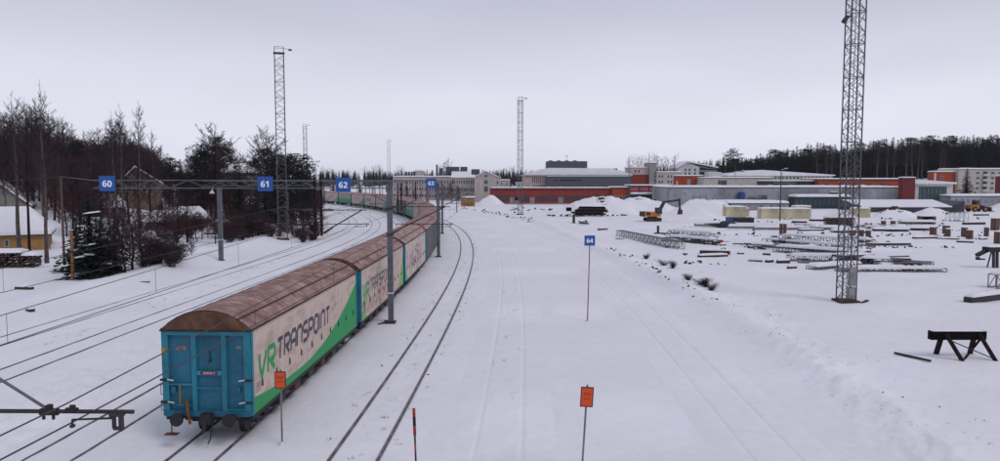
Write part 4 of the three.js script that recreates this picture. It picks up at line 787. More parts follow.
{ const o = thing('open_skip', 'black open skip with a blue end in the middle of the yard', 'skip', [47.4, groundAt(47.4, 142.5), -142.5], -0.05); const w = 5.0, h = 1.55; part('body', S3().box(0, h / 2, 0.9, w, h, 0.1).box(0, h / 2, -0.9, w, h, 0.1).box(w / 2, h / 2, 0, 0.1, h, 1.8).box(0, 0.1, 0, w, 0.1, 1.8), M.black, o); part('end_plate', S3().prism([[-w / 2 - 0.5, h], [-w / 2, h * 0.25], [-w / 2 + 0.9, h * 0.25], [-w / 2 + 0.9, h]], 0.92, 0.98), mat([0.03, 0.12, 0.4], { rep: 1 }), o); part('rim', S3().box(0, h + 0.03, 0.95, w + 0.1, 0.12, 0.14).box(0, h + 0.03, -0.95, w + 0.1, 0.12, 0.14), M.steelMast, o); snowOn(o, 0, 0.9, 0, w - 0.2, 1.7, 0.6, 6); }
// lamp post
{ const o = thing('lamp_post', 'tall slender lamp post beside the cream containers', 'lamp post', [61.4, 0, -158]); part('pole', S3().tube([0, 0, 0], [0, 11.3, 0], 0.16, 0.09, 8), M.steelDark, o); part('lamp_head', S3().bar([0, 11.2, 0], [0.9, 11.5, 0.2], 0.1).box(1.0, 11.52, 0.2, 0.7, 0.14, 0.3), mat([0.55, 0.55, 0.57], { tex: null }), o); }
{ const o = thing('lamp_post', 'thin grey pole in front of the red building by the snow pile', 'lamp post', [42.4, 0, -237]); part('pole', S3().tube([0, 0, 0], [0, 13.5, 0], 0.12, 0.07, 8), M.steel, o); part('lamp_head', S3().box(0.3, 13.5, 0, 0.7, 0.12, 0.25), M.galv, o); }
// snow piles
mound(27.5, 192, 14, 7, 4.4, 3, 'big rubble strewn snow pile in front of the red building', 90); mound(38, 196, 13, 7, 4.3, 6, 'smooth high snow pile left of the excavator', 14); mound(53.5, 186, 12, 6, 4.0, 9, 'broad snow pile right of the excavator', 20); mound(46, 168, 9, 5, 1.6, 12, 'low snow heap in front of the broad pile', 0);
mound(96, 176, 7, 4, 2.5, 15, 'dirty snow pile in front of the dark low shed', 40); mound(107, 178, 6, 4, 1.9, 17, 'small snow pile right of the dirty one by the dark shed', 10); mound(86, 176, 6, 3.5, 1.9, 19, 'dirty snow pile left of the dark low shed', 40); mound(147, 206, 10, 5, 2.8, 23, 'snow bank right of the wheel loader', 12); mound(-3.5, 262, 6, 4, 3.2, 29, 'clean snow pile at the left end of the red building', 0);
// stack of dark sleepers in front of the big pile
{
  const o = thing('sleeper_stack', 'dark stack of old sleepers sticking out of the big snow pile', 'sleeper stack', [21.8, 0, -178], 0.12), R = rng(9);
  for (let k = 0; k < 9; k++) for (let j = 0; j < 4; j++) { const L = 9.4 - Math.abs(k - 3) * 0.6 - R() * 1.6; part('sleeper', new THREE.BoxGeometry(L, 0.22, 0.26).translate((R() - 0.5) * 1.4 + k * 0.14, 0.35 + k * 0.25, -0.6 + j * 0.4 + (R() - 0.5) * 0.12), (k + j) % 3 ? M.timberDark : M.timber, o); }
  part('end_block', S3().box(-5.0, 1.8, 0.5, 1.2, 0.9, 1.0), M.timberDark, o);
  snowOn(o, -1.5, 2.5, 0, 4.5, 2, 0.45, 5); snowOn(o, 2.4, 2.45, 0, 3.4, 2, 0.35, 8);
}
{ const o = thing('upright_post', 'short black post with a footing, in front of the sleeper stack', 'post', [15.3, 0, -149.4]); part('shaft', S3().box(0, 0.85, 0, 0.5, 1.7, 0.4), M.black, o); part('foot', S3().box(0, 0.1, 0, 0.8, 0.2, 0.7), M.black, o); }
{ const o = thing('scrap_heap', 'black scrap metal heap right of the short black post', 'scrap', [16.8, 0, -144.5]); const R = rng(4); for (let k = 0; k < 9; k++) part('scrap', S3().bar([(R() - 0.5) * 2.4, 0.1 + R() * 0.3, (R() - 0.5)], [(R() - 0.5) * 2.6, 0.2 + R() * 0.8, (R() - 0.5)], 0.22, 0.16), M.black, o); }
{ const o = thing('rusty_post', 'short rusty post beside the longest lattice girder', 'post', [26.5, 0, -120.7]); part('shaft', S3().box(0, 0.65, 0, 0.34, 1.5, 0.34), M.rust, o); part('base', S3().box(0.3, 0.1, 0, 1.8, 0.25, 0.6), M.steelDark, o); }
{ const o = thing('a_frame', 'small steel A frame right of the rusty post', 'frame', [27.8, 0, -118]); part('leg', S3().bar([-0.9, 0, 0], [0.1, 0.9, 0], 0.12), M.steelMast, o); part('leg', S3().bar([0.8, 0, 0], [0, 0.9, 0], 0.12), M.steelMast, o); part('rail', S3().bar([-1.4, 0.25, 0.2], [1.6, 0.35, 0], 0.2), M.steelMast, o); }
{ const o = thing('small_machine', 'small red and black machine at the end of the dark girders', 'machine', [30.9, 0, -102], -0.2); part('engine', new RoundedBoxGeometry(0.7, 0.5, 0.5, 2, 0.08).translate(0.35, 0.35, 0), M.red, o); part('chassis', S3().box(-0.3, 0.22, 0, 1.1, 0.3, 0.5), M.black, o); part('handle', S3().bar([-0.7, 0.3, 0], [-1.0, 0.75, 0], 0.08), M.black, o); for (const s of [-1, 1]) part('wheel', S3().tube([-0.5, 0.18, s * 0.25], [-0.5, 0.18, s * 0.35], 0.2, 0.2, 12), M.rubber, o); snowOn(o, -0.3, 0.38, 0, 0.8, 0.5, 0.1, 2); }
// excavator
{
  const o = thing('excavator', 'orange tracked excavator on the snow pile, boom stretched to the right', 'excavator', [33.0, 0.1, -156.4], 0.12), or = mat([0.62, 0.2, 0.025], { rough: 0.5, rep: 0.6 });
  for (const s of [-1, 1]) { const t = part('crawler_track', new RoundedBoxGeometry(3.5, 0.8, 0.55, 3, 0.32).translate(0.1, 0.4, s * 0.95), M.rubber, o); for (let k = 0; k < 4; k++) part('roller', S3().tube([-1.1 + k * 0.8, 0.35, s * 1.22], [-1.1 + k * 0.8, 0.35, s * 1.26], 0.2, 0.2, 10), M.steelDark, t); }
  part('turntable', S3().box(0, 0.9, 0, 1.6, 0.25, 1.6), M.black, o);
  const b = part('body', S3().prism([[-2.0, 1.05], [1.6, 1.0], [1.6, 1.6], [0.4, 2.0], [-1.5, 2.2], [-2.05, 1.9]], -1.2, 1.2), or, o); part('vent', S3().box(-1.2, 1.6, 1.215, 0.9, 0.5, 0.03), M.black, b);
  part('counterweight', new RoundedBoxGeometry(0.6, 1.1, 2.4, 2, 0.12).translate(-2.2, 1.55, 0), M.steelDark, o);
  const c = part('cab', S3().prism([[0.5, 1.6], [1.9, 1.6], [1.8, 2.5], [1.4, 2.95], [0.5, 2.95]], 0.25, 1.2), M.steelDark, o); part('window', S3().prism([[0.62, 1.95], [1.72, 1.95], [1.66, 2.45], [1.36, 2.82], [0.62, 2.82]], 1.2, 1.225), M.glass, c);
  part('boom', S3().bar([1.3, 1.7, -0.2], [2.7, 4.2, -0.2], 0.42, 0.5).bar([2.6, 4.1, -0.2], [6.2, 4.55, -0.2], 0.36, 0.42), M.steelDark, o); part('hydraulic_ram', S3().tube([1.6, 1.6, 0.05], [2.9, 3.9, 0.05], 0.1, 0.08, 8), M.galv, o);
  part('stick', S3().bar([6.1, 4.9, -0.2], [6.35, 2.3, -0.2], 0.4, 0.34), M.steelDark, o);
  part('bucket', S3().prism([[5.9, 1.4], [6.7, 1.45], [6.75, 2.4], [6.2, 2.6]], -0.75, 0.35), M.rust, o);
  snowOn(o, -0.9, 2.12, 0, 1.6, 2, 0.12, 3);
}
// wheel loader
{
  const o = thing('wheel_loader', 'orange wheel loader in front of the low glass building', 'wheel loader', [133.6, 0.1, -201.6], 0.15), or = mat([0.55, 0.24, 0.03], { rough: 0.55, rep: 0.6 });
  part('rear_body', S3().prism([[-3.2, 0.9], [-0.6, 0.8], [-0.5, 2.0], [-2.9, 1.9]], -1.1, 1.1), or, o); part('front_frame', S3().prism([[-0.3, 0.8], [1.9, 0.8], [1.5, 1.7], [-0.2, 1.6]], -0.7, 0.7), M.steelDark, o);
  const c = part('cab', S3().prism([[-1.4, 1.9], [-0.1, 1.9], [-0.2, 3.1], [-1.3, 3.1]], -0.75, 0.75), M.steelDark, o); part('window', S3().box(-0.75, 2.5, 0.76, 0.9, 0.8, 0.02), M.glass, c); part('roof', S3().box(-0.75, 3.15, 0, 1.5, 0.12, 1.7), or, c);
  for (const x of [-2.0, 1.2]) for (const s of [-1, 1]) { const w = part('wheel', S3().tube([x, 0.75, s * 0.85], [x, 0.75, s * 1.35], 0.75, 0.75, 18), M.rubber, o); part('rim', S3().tube([x, 0.75, s * 1.36], [x, 0.75, s * 1.38], 0.36, 0.36, 14), or, w); }
  part('lift_arm', S3().bar([0.6, 1.8, 0], [3.0, 0.7, 0], 0.4, 0.35), M.steelDark, o); part('bucket', S3().prism([[2.9, 0.05], [4.3, 0.05], [3.2, 0.35], [3.0, 1.3], [2.7, 1.2]], -1.4, 1.4), M.steelDark, o);
}
// black stand at the right edge and the timber buffer stop
{ const o = thing('bogie_stand', 'black steel stand with a slanted arm at the right edge', 'stand', [51.1, 0, -74.4], 0.1); part('table', S3().box(0.4, 1.95, 0, 2.6, 0.5, 0.9), M.black, o); part('arm', S3().bar([-0.6, 1.9, 0], [-1.9, 1.35, 0.1], 0.4, 0.32), M.black, o); for (const x of [-0.05, 0.35, 1.2]) part('leg', S3().bar([x, -0.1, 0.2], [x, 1.8, 0.1], 0.2), M.steelDark, o); part('leg', S3().bar([-0.3, -0.1, -0.4], [0, 1.8, -0.2], 0.1), M.steelMast, o); snowOn(o, 0.4, 2.18, 0, 2.4, 0.9, 0.2, 7); part('block', S3().box(-1.2, 0.95, -0.6, 0.3, 0.25, 0.3).box(-0.9, 0.85, -0.6, 0.9, 0.12, 0.3), M.black, o); }
{
  const o = thing('buffer_stop', 'dark timber buffer stop on slanted legs at the right edge', 'buffer stop', [0, 0, 0]), tb = M.timberDark, G = (x, z) => groundAt(x, -z) - 0.15;
  part('beam', new RoundedBoxGeometry(2.85, 0.46, 0.34, 2, 0.03).translate(23.5, 1.2, -36.62), tb, o);
  for (const [x, xf, xb] of [[22.85, 23.46, 22.62], [24.55, 25.15, 24.4]]) { part('leg', S3().bar([x - 0.05, 1.3, -36.42], [xf, G(xf, -35.9), -35.9], 0.2, 0.17), M.rustDark, o); part('leg', S3().bar([x, 1.1, -36.85], [xb + 0.35, G(xb, -37.6), -37.5], 0.2, 0.18), M.rustDark, o); }
  part('brace', S3().tube([22.95, 1.0, -36.5], [25.1, 0.08, -35.95], 0.03, 0.03, 6), M.black, o); part('brace', S3().bar([24.75, 0.95, -36.7], [23.62, 0.0, -36.2], 0.09, 0.07), M.rustDark, o);
  snowOn(o, 23.5, 1.42, -36.62, 2.8, 0.32, 0.045, 3);
}
// loose debris: clods, broken boards and stones that break through the snow along the bank and round the heaps
{
  const R = rng(606), g = new THREE.DodecahedronGeometry(0.5, 0), spots = [];
  const put = (x, d, n, sp, s) => { for (let i = 0; i < n; i++) spots.push([x + (R() - 0.5) * sp * 2, d + (R() - 0.5) * sp * 2.4, s * (0.35 + R() * R() * 1.3)]); };
  for (let s = 52; s < 215; s += 2.6) { const q = onPath(s, 17.6 + R() * 2.4); if (vnoise(s * 0.09, 3, 8) > 0.42) put(q.x, -q.z, 1 + R() * 4, 0.7, 0.12 + s * 0.0014); }
  for (let i = 0; i < 60; i++) { const d = 74 + R() * 95, x = lerp(24, 60, R()) * d / 100; put(x, d, 1 + R() * 3, 0.9, 0.4); }
  for (let i = 0; i < 70; i++) { const d = 95 + R() * 75, x = lerp(38, 70, R()) * d / 100; put(x, d, 1 + R() * 4, 1.2, 0.5); }
  for (let i = 0; i < 26; i++) put(lerp(12, 32, R()), 176 + R() * 16, 2 + R() * 3, 1, 0.6);
  for (let i = 0; i < 18; i++) put(lerp(2, 14, R()), 196 + R() * 34, 1 + R() * 3, 1.2, 0.5);
  for (let i = 0; i < 12; i++) { const q = onPath(26 + R() * 26, 19 + R() * 4); put(q.x, -q.z, 1 + R() * 2, 0.8, 0.07); }
  for (let i = 0; i < 30; i++) { const q = onPath(20 + R() * 60, (R() < 0.5 ? -1 : 1) * (0.95 + R() * 0.5)); put(q.x, -q.z, 1, 0.1, 0.09); }
  const im = new THREE.InstancedMesh(g, M.timber, spots.length), m4 = new THREE.Matrix4();
  spots.forEach(([x, d, s], i) => { m4.compose(new THREE.Vector3(x, groundAt(x, d) + s * 0.06, -d), new THREE.Quaternion().setFromEuler(new THREE.Euler(R(), R() * 6, R())), new THREE.Vector3(s * (0.8 + R() * 1.8), s * (0.35 + R() * 0.5), s)); im.setMatrixAt(i, m4); });
  im.name = 'yard_debris'; im.castShadow = im.receiveShadow = true; tag(im, 'dark clods, stones and splinters showing through the snow', 'debris', null, 'stuff'); scene.add(im);
}
// tangled loose steel between the girders of the big heap
[[39.5, 95, 7, 3.2, 46, 'tangled heap of loose steel sections among the girders left of the near mast'], [39.0, 78.5, 6.5, 2.0, 30, 'flat tangle of steel sections behind the near mast'], [28.5, 106.5, 3.5, 1.4, 16, 'loose dark steel beside the pair of short girders'], [74, 134, 6, 2, 26, 'tangle of snowy boards and bars below the open shelter'], [62, 133, 6, 2.2, 24, 'tangle of snowy bars in front of the pallet stack']].forEach(([x, d, rx, rz, n, lab], q) => {
  const o = thing('steel_heap', lab, 'steel heap', [x, groundAt(x, d), -d], -0.6 + q * 0.2), R = rng(700 + q);
  for (let k = 0; k < n; k++) { const a = (R() - 0.5) * 0.9, L = 1.2 + R() * 3.2, cx = (R() - 0.5) * 2 * rx, cz = (R() - 0.5) * 2 * rz, y = 0.05 + R() * R() * 0.9; part('steel_section', S3().bar([cx - Math.cos(a) * L / 2, y, cz - Math.sin(a) * L / 2], [cx + Math.cos(a) * L / 2, y + (R() - 0.5) * 0.4, cz + Math.sin(a) * L / 2], 0.08 + R() * 0.14, 0.08 + R() * 0.1), [M.galv, M.steelMast, M.steelMast, M.timber][k % 4], o); }
  for (let k = 0; k < n / 5; k++) snowOn(o, (R() - 0.5) * 1.7 * rx, 0.15 + R() * 0.5, (R() - 0.5) * 1.6 * rz, 1 + R() * 2, 0.6 + R() * 0.8, 0.3, k + 2, R() * 3);
});
{ const o = thing('tyre_heap', 'dark heap of old tyres at the back corner of the steel heap', 'tyres', [40.6, 0, -104]), R = rng(71); for (let k = 0; k < 9; k++) part('tyre', new THREE.TorusGeometry(0.42, 0.17, 8, 16).rotateX(Math.PI / 2 + (R() - 0.5) * 0.7).translate((R() - 0.5) * 1.9, 0.2 + Math.floor(k / 4) * 0.28, (R() - 0.5) * 0.9), M.rubber, o); }
// ---------------------------------------------------------------- buildings
// bearings (b) and rises (r) were read off the site: side = (b - 500) * d / 722, height = 9.2 - (r - 179) * d / 722
const SX = (b, d) => (b - 500) * d / 722, SY = (r, d) => 9.2 - (r - 179) * d / 722;
class Building {
  constructor(name, label, category, b0, b1, rTop, d, depth, m, { snow = 0.35, base = null, turn = 0, group, parapet = true } = {}) {
    const x0 = SX(b0, d), x1 = SX(b1, d); this.w = x1 - x0; this.xc = (x0 + x1) / 2; this.d = d; this.depth = depth; this.base = base === null ? groundAt(this.xc, d) - 0.4 : base; this.h = SY(rTop, d) - this.base;
    const o = this.o = thing(name, label, category, [this.xc, this.base, -d], turn, group); this.m = m;
    this.wall = part('wall', S3().box(0, this.h / 2, -depth / 2, this.w, this.h, depth), m, o);
    if (snow) { const sl = part('roof', new THREE.BoxGeometry(this.w + 0.3, 0.22, depth + 0.3).translate(0, this.h + 0.05, -depth / 2), mat([0.1, 0.1, 0.11], { rep: 0.2 }), o); const c = part('snow_cap', snowSlab(this.w + 0.25, depth + 0.25, snow, Math.round(b0) % 23 + 1, 16, 0.18), M.snowRoof, sl); c.position.set(0, this.h + 0.14, -depth / 2); }
  }
  X(b) { return SX(b, this.d) - this.xc; } Y(r) { return SY(r, this.d) - this.base; }
  // window or door set in the front: frame proud of the wall, pane set back within it
  win(b0, b1, r0, r1, { frame = M.winFrame, pane = M.pane, name = 'window', bars = 0 } = {}) {
    const x0 = this.X(b0), x1 = this.X(b1), y1 = this.Y(r0), y0 = this.Y(r1), f = Math.min(0.12, (x1 - x0) * 0.14), g = S3();
    g.box((x0 + x1) / 2, y1 - f / 2, 0.03, x1 - x0, f, 0.12).box((x0 + x1) / 2, y0 + f / 2, 0.04, x1 - x0 + 0.1, f, 0.16).box(x0 + f / 2, (y0 + y1) / 2, 0.03, f, y1 - y0 - 2 * f, 0.11).box(x1 - f / 2, (y0 + y1) / 2, 0.03, f, y1 - y0 - 2 * f, 0.11);
    for (let k = 1; k <= bars; k++) g.box(lerp(x0, x1, k / (bars + 1)), (y0 + y1) / 2, 0.03, f * 0.7, y1 - y0 - 2 * f, 0.1);
    const w = part(name, g, frame, this.o); part('pane', S3().box((x0 + x1) / 2, (y0 + y1) / 2, 0.01, x1 - x0 - f, y1 - y0 - f, 0.03), pane, w); return w;
  }
  panel(name, b0, b1, r0, r1, m, t = 0.12, z = 0) { const x0 = this.X(b0), x1 = this.X(b1), y1 = this.Y(r0), y0 = this.Y(r1); return part(name, S3().box((x0 + x1) / 2, (y0 + y1) / 2, z + t / 2, x1 - x0, y1 - y0, t), m, this.o); }
  onRoof(name, b0, b1, rTop, dep, back, m, snow = 0.15) { const x0 = this.X(b0), x1 = this.X(b1), y = this.h, t = this.Y(rTop); const p = part(name, S3().box((x0 + x1) / 2, (y + t) / 2, -back - dep / 2, x1 - x0, t - y, dep), m, this.o); if (snow) { const c = part('snow_cap', snowSlab(x1 - x0 + 0.1, dep + 0.1, snow, 3, 6), M.snowRoof, p); c.position.set((x0 + x1) / 2, t, -back - dep / 2); } return p; }
}
Object.assign(M, {
  winFrame: mat([0.42, 0.41, 0.42], { tex: null }), winDark: mat([0.05, 0.05, 0.06], { tex: null }), pane: mat([0.035, 0.045, 0.055], { rough: 0.12, tex: null }), paneTeal: mat([0.05, 0.09, 0.10], { rough: 0.15, tex: null }), door: mat([0.36, 0.35, 0.37], { rep: 0.5 }),
  brickRed: mat([0.30, 0.045, 0.034], { rough: 0.9, tex: streaks, rep: 0.12 }), brickDeep: mat([0.20, 0.03, 0.032], { rough: 0.9, tex: streaks, rep: 0.12 }), brickOrange: mat([0.42, 0.075, 0.028], { rough: 0.9, tex: streaks, rep: 0.12 }),
  beige: mat([0.60, 0.52, 0.51], { rough: 0.9, tex: streaks, rep: 0.1 }), beigePink: mat([0.62, 0.47, 0.42], { rough: 0.9, tex: streaks, rep: 0.1 }), cream: mat([0.62, 0.58, 0.52], { rough: 0.9, tex: streaks, rep: 0.1 }), white: mat([0.72, 0.71, 0.71], { rough: 0.9, tex: streaks, rep: 0.1 }),
  sheet: mat([0.43, 0.445, 0.49], { rough: 0.6, tex: grime, rep: 0.05 }), sheetDark: mat([0.085, 0.09, 0.115], { rough: 0.6, tex: streaks, rep: 0.1 }), navy: mat([0.04, 0.045, 0.065], { rough: 0.6, rep: 0.15 }), grey: mat([0.36, 0.35, 0.36], { rough: 0.9, tex: streaks, rep: 0.1 }),
});
// long red building
{
  const B = new Building('red_station_building', 'long low red brick building with dark window band', 'building', 490, 612, 188.3, 266, 14, M.brickRed, { snow: 0.25 });
  B.panel('fascia', 490.3, 611.7, 188.6, 189.8, M.brickDeep, 0.25); B.panel('plinth', 490.2, 611.8, 203.2, 205.2, M.grey, 0.1);
  for (const [a, c, n] of [[491, 499.5, 3], [501, 508.8, 3], [515, 519.3, 1], [521, 528.5, 3], [536.5, 541, 1], [541.8, 546.5, 1], [547.2, 556.5, 2], [565, 570.5, 1], [571.2, 580, 2], [582, 590, 2], [592, 600, 2], [602, 610, 2]]) B.win(a, c, 195.6, 200.2, { bars: n, frame: M.winDark });
  for (const a of [509.4, 516.2 - 1.6 + 14.9, 558.2]) B.win(a, a + 5.3, 196.6, 204.6, { name: 'door', pane: M.door, frame: M.brickDeep, bars: 1 });
  B.win(514.9, 519.9, 197, 204.6, { name: 'door', pane: M.door, frame: M.brickDeep });
  for (let k = 0; k < 9; k++) B.onRoof('roof_vent', 498 + k * 12.5, 500.5 + k * 12.5, 187.2, 1, 4 + (k % 3) * 2, M.grey, 0.1);
  const C = new Building('red_annex', 'orange red brick annex at the right end of the long red building', 'building', 612.4, 629, 187.6, 264, 12, M.brickOrange, { snow: 0.25 }); C.panel('fascia', 612.6, 628.8, 187.8, 188.6, M.brickDeep, 0.2);
  for (const a of [614, 619, 624]) C.win(a, a + 3.5, 195.5, 200);
  const D = new Building('canopy_shop', 'low building with a red lettered fascia and snowy canopy', 'building', 629.5, 669, 185.8, 262, 12, M.sheetDark, { snow: 0.3 });
  const cv = document.createElement('canvas'); cv.width = 512; cv.height = 48; const k = cv.getContext('2d'); k.fillStyle = '#76202c'; k.fillRect(0, 0, 512, 48); k.strokeStyle = '#c98a92'; k.lineWidth = 6; for (let i = 0; i < 15; i++) { if (i % 5 === 4) continue; const x = 20 + i * 29; k.beginPath(); k.moveTo(x, 38); k.lineTo(x, 12); k.lineTo(x + 16, i % 2 ? 12 : 38); k.stroke(); }
  const t = new THREE.CanvasTexture(cv); t.colorSpace = THREE.SRGBColorSpace; const f = part('sign_fascia', new THREE.BoxGeometry(D.X(663.5) - D.X(630), D.Y(187) - D.Y(191.5), 0.2), [M.brickDeep, M.brickDeep, M.brickDeep, M.brickDeep, new THREE.MeshStandardMaterial({ map: t, roughness: 0.7 }), M.brickDeep], D.o); f.position.set((D.X(630) + D.X(663.5)) / 2, (D.Y(187) + D.Y(191.5)) / 2, 0.12);
  const cn = part('canopy', S3().box((D.X(630) + D.X(667)) / 2, D.Y(194), 1.6, D.X(667) - D.X(630), 0.3, 3.2), M.grey, D.o); const s = part('snow_cap', snowSlab(D.X(667) - D.X(630), 3.3, 0.5, 4, 10), M.snowRoof, cn); s.position.set((D.X(630) + D.X(667)) / 2, D.Y(194) + 0.15, 1.6);
  D.win(632, 644, 196, 204, { bars: 3, frame: M.winDark }); D.panel('gate', 646.5, 667, 196, 204.5, M.sheetDark, 0.1);
}
// theatre-like hall behind
{
  const B = new Building('beige_hall', 'beige pink hall with slot windows and grey roof block', 'building', 524, 631, 174.6, 345, 34, M.beigePink, { snow: 0 });
  const w = B.w / 2, y = B.h, dp = 34; part('roof', S3().prism([[-w - 0.6, y - 0.4], [w + 0.6, y - 0.4], [w + 0.6, y], [w * 0.62, y + 3.0], [-w * 0.55, y + 3.2], [-w - 0.6, y]], -dp, 0.6), M.snowRoof, B.o);
  part('cornice', S3().box(0, y - 0.3, 0.35, B.w + 0.8, 0.5, 0.7), M.beige, B.o);
  for (let k = 0; k < 7; k++) B.win(532 + k * 2.05, 533.2 + k * 2.05, 177, 182.8); for (let k = 0; k < 5; k++) B.win(533 + k * 2.6, 534.4 + k * 2.6, 185, 187);
  const x0 = B.X(548), x1 = B.X(589), y0 = y + 2, y1 = B.Y(160.8); part('roof_block', S3().box((x0 + x1) / 2, (y0 + y1) / 2, -14, x1 - x0, y1 - y0, 12), M.sheetDark, B.o); for (let k = 0; k < 4; k++) part('roof_vent', S3().box(x0 + 2 + k * 4, y1 + 0.2, -12, 1.6, 0.5, 1.6), M.sheetDark, B.o);
  part('antenna', S3().tube([B.X(569), y1, -13], [B.X(569), y1 + 2.6, -13], 0.08, 0.06, 6).box(B.X(569), y1 + 2.7, -13, 1.5, 0.18, 0.4), M.steelDark, B.o);
  for (const [b, r] of [[543, 169.5], [575, 167.4], [596, 168.6], [610, 169.6], [618, 168.6]]) part('roof_unit', S3().box(B.X(b), B.Y(r) - 0.4, -9, 2, 1.1, 1.5), M.winDark, B.o);
  const C = new Building('dark_grey_block', 'dark grey windowless block behind the long red building', 'building', 546.8, 631, 176.6, 335, 8, M.sheetDark, { snow: 0.2 }); C.panel('vent_slot', 554, 558, 179.8, 180.9, M.black, 0.05); C.panel('vent_slot', 560.5, 581.5, 179.6, 180.9, M.black, 0.05);
  const D = new Building('small_tan_house', 'small tan house between the school and the grey hall', 'building', 499.5, 510, 180.5, 330, 10, M.beige, { snow: 0.4 }); D.win(501, 502.5, 182.5, 185); D.win(506, 507.5, 182.5, 185);
  const E = new Building('small_white_shed', 'tiny white building left of the lattice mast behind the red building', 'building', 516, 523, 183.5, 320, 8, M.white, { snow: 0.4 }); E.win(518, 519.5, 185, 187);
}
// beige school
{
  const B = new Building('school_wing', 'beige three storey school wing with rows of narrow windows', 'building', 451, 475, 177.3, 300, 14, M.beige, { snow: 0 });
  const y = B.h, w = B.w / 2; part('roof', S3().quad([-w, y - 0.1, 0.5], [w, y - 0.1, 0.5], [w, y + 2.6, -7], [-w, y + 2.6, -7]).quad([w, y - 0.1, -14.5], [-w, y - 0.1, -14.5], [-w, y + 2.6, -7], [w, y + 2.6, -7]), M.snowRoof, B.o);
  for (const r of [180, 187.8, 195]) for (let k = 0; k < 10; k++) B.win(452 + k * 2.3, 453.4 + k * 2.3, r, r + 3.8);
  for (const [b, wd] of [[454, 3.5], [463, 3], [447, 2]]) part('roof_unit', S3().box(B.X(b), B.Y(169.4), -8, wd, 2.4, 2.4), M.sheetDark, B.o);
  const G = new Building('school_gable_wing', 'gabled end wing of the beige school facing the yard', 'building', 474.6, 499.8, 178, 290, 24, M.beige, { snow: 0 });
  const a = G.w / 2, yy = G.h, ap = G.Y(171.3); part('gable', S3().prism([[-a, yy - 0.01], [a, yy - 0.01], [-a + G.w * 0.42, ap]], -24, 0), M.beige, G.o);
  const ax = -a + G.w * 0.42; part('roof', S3().prism([[-a - 0.4, yy - 0.1], [ax, ap + 0.02], [ax, ap + 0.45], [-a - 0.4, yy + 0.3]], -24.3, 0.4).prism([[ax, ap + 0.02], [a + 0.4, yy - 0.1], [a + 0.4, yy + 0.3], [ax, ap + 0.45]], -24.3, 0.4), M.snowRoof, G.o);
  for (const [r0, r1] of [[174.7, 177.2], [180, 184], [186, 192], [196, 199]]) G.win(484, 488, r0, r1, { bars: 1 }); G.win(496.5, 498.5, 181, 184); G.win(496.5, 498.5, 189, 192);
  part('chimney_block', S3().box(-a + 0.2, ap - 0.2, -6, 3.4, 2.2, 2.4), M.sheetDark, G.o);
  const L = new Building('school_long_wing', 'long rear wing of the beige school behind bare trees', 'building', 393, 451, 177.2, 315, 14, M.beige, { snow: 0.5 });
  for (const r of [180, 187, 194]) for (let k = 0; k < 22; k++) L.win(394.5 + k * 2.5, 395.9 + k * 2.5, r, r + 3.6);
  L.onRoof('stair_tower', 415.5, 422.8, 170.8, 6, 0.5, M.beige); L.onRoof('chimney', 435, 436.6, 164.5, 1, 6, M.sheetDark, 0); L.onRoof('roof_unit', 438.5, 442, 168, 2.5, 5, M.sheetDark); for (const b of [404.5, 407, 410, 412.5, 446]) L.onRoof('roof_vent', b, b + 1.5, 171.5, 1.2, 4, M.winDark, 0);
  const S = new Building('yellow_hut', 'small ochre hut with snowy roof before the school', 'hut', 461, 474.5, 198, 245, 4, mat([0.42, 0.22, 0.08], { rep: 0.3 }), { snow: 0.4 }); S.win(472.4, 474, 199.5, 201.5); S.win(463, 465, 199.5, 201.5);
}
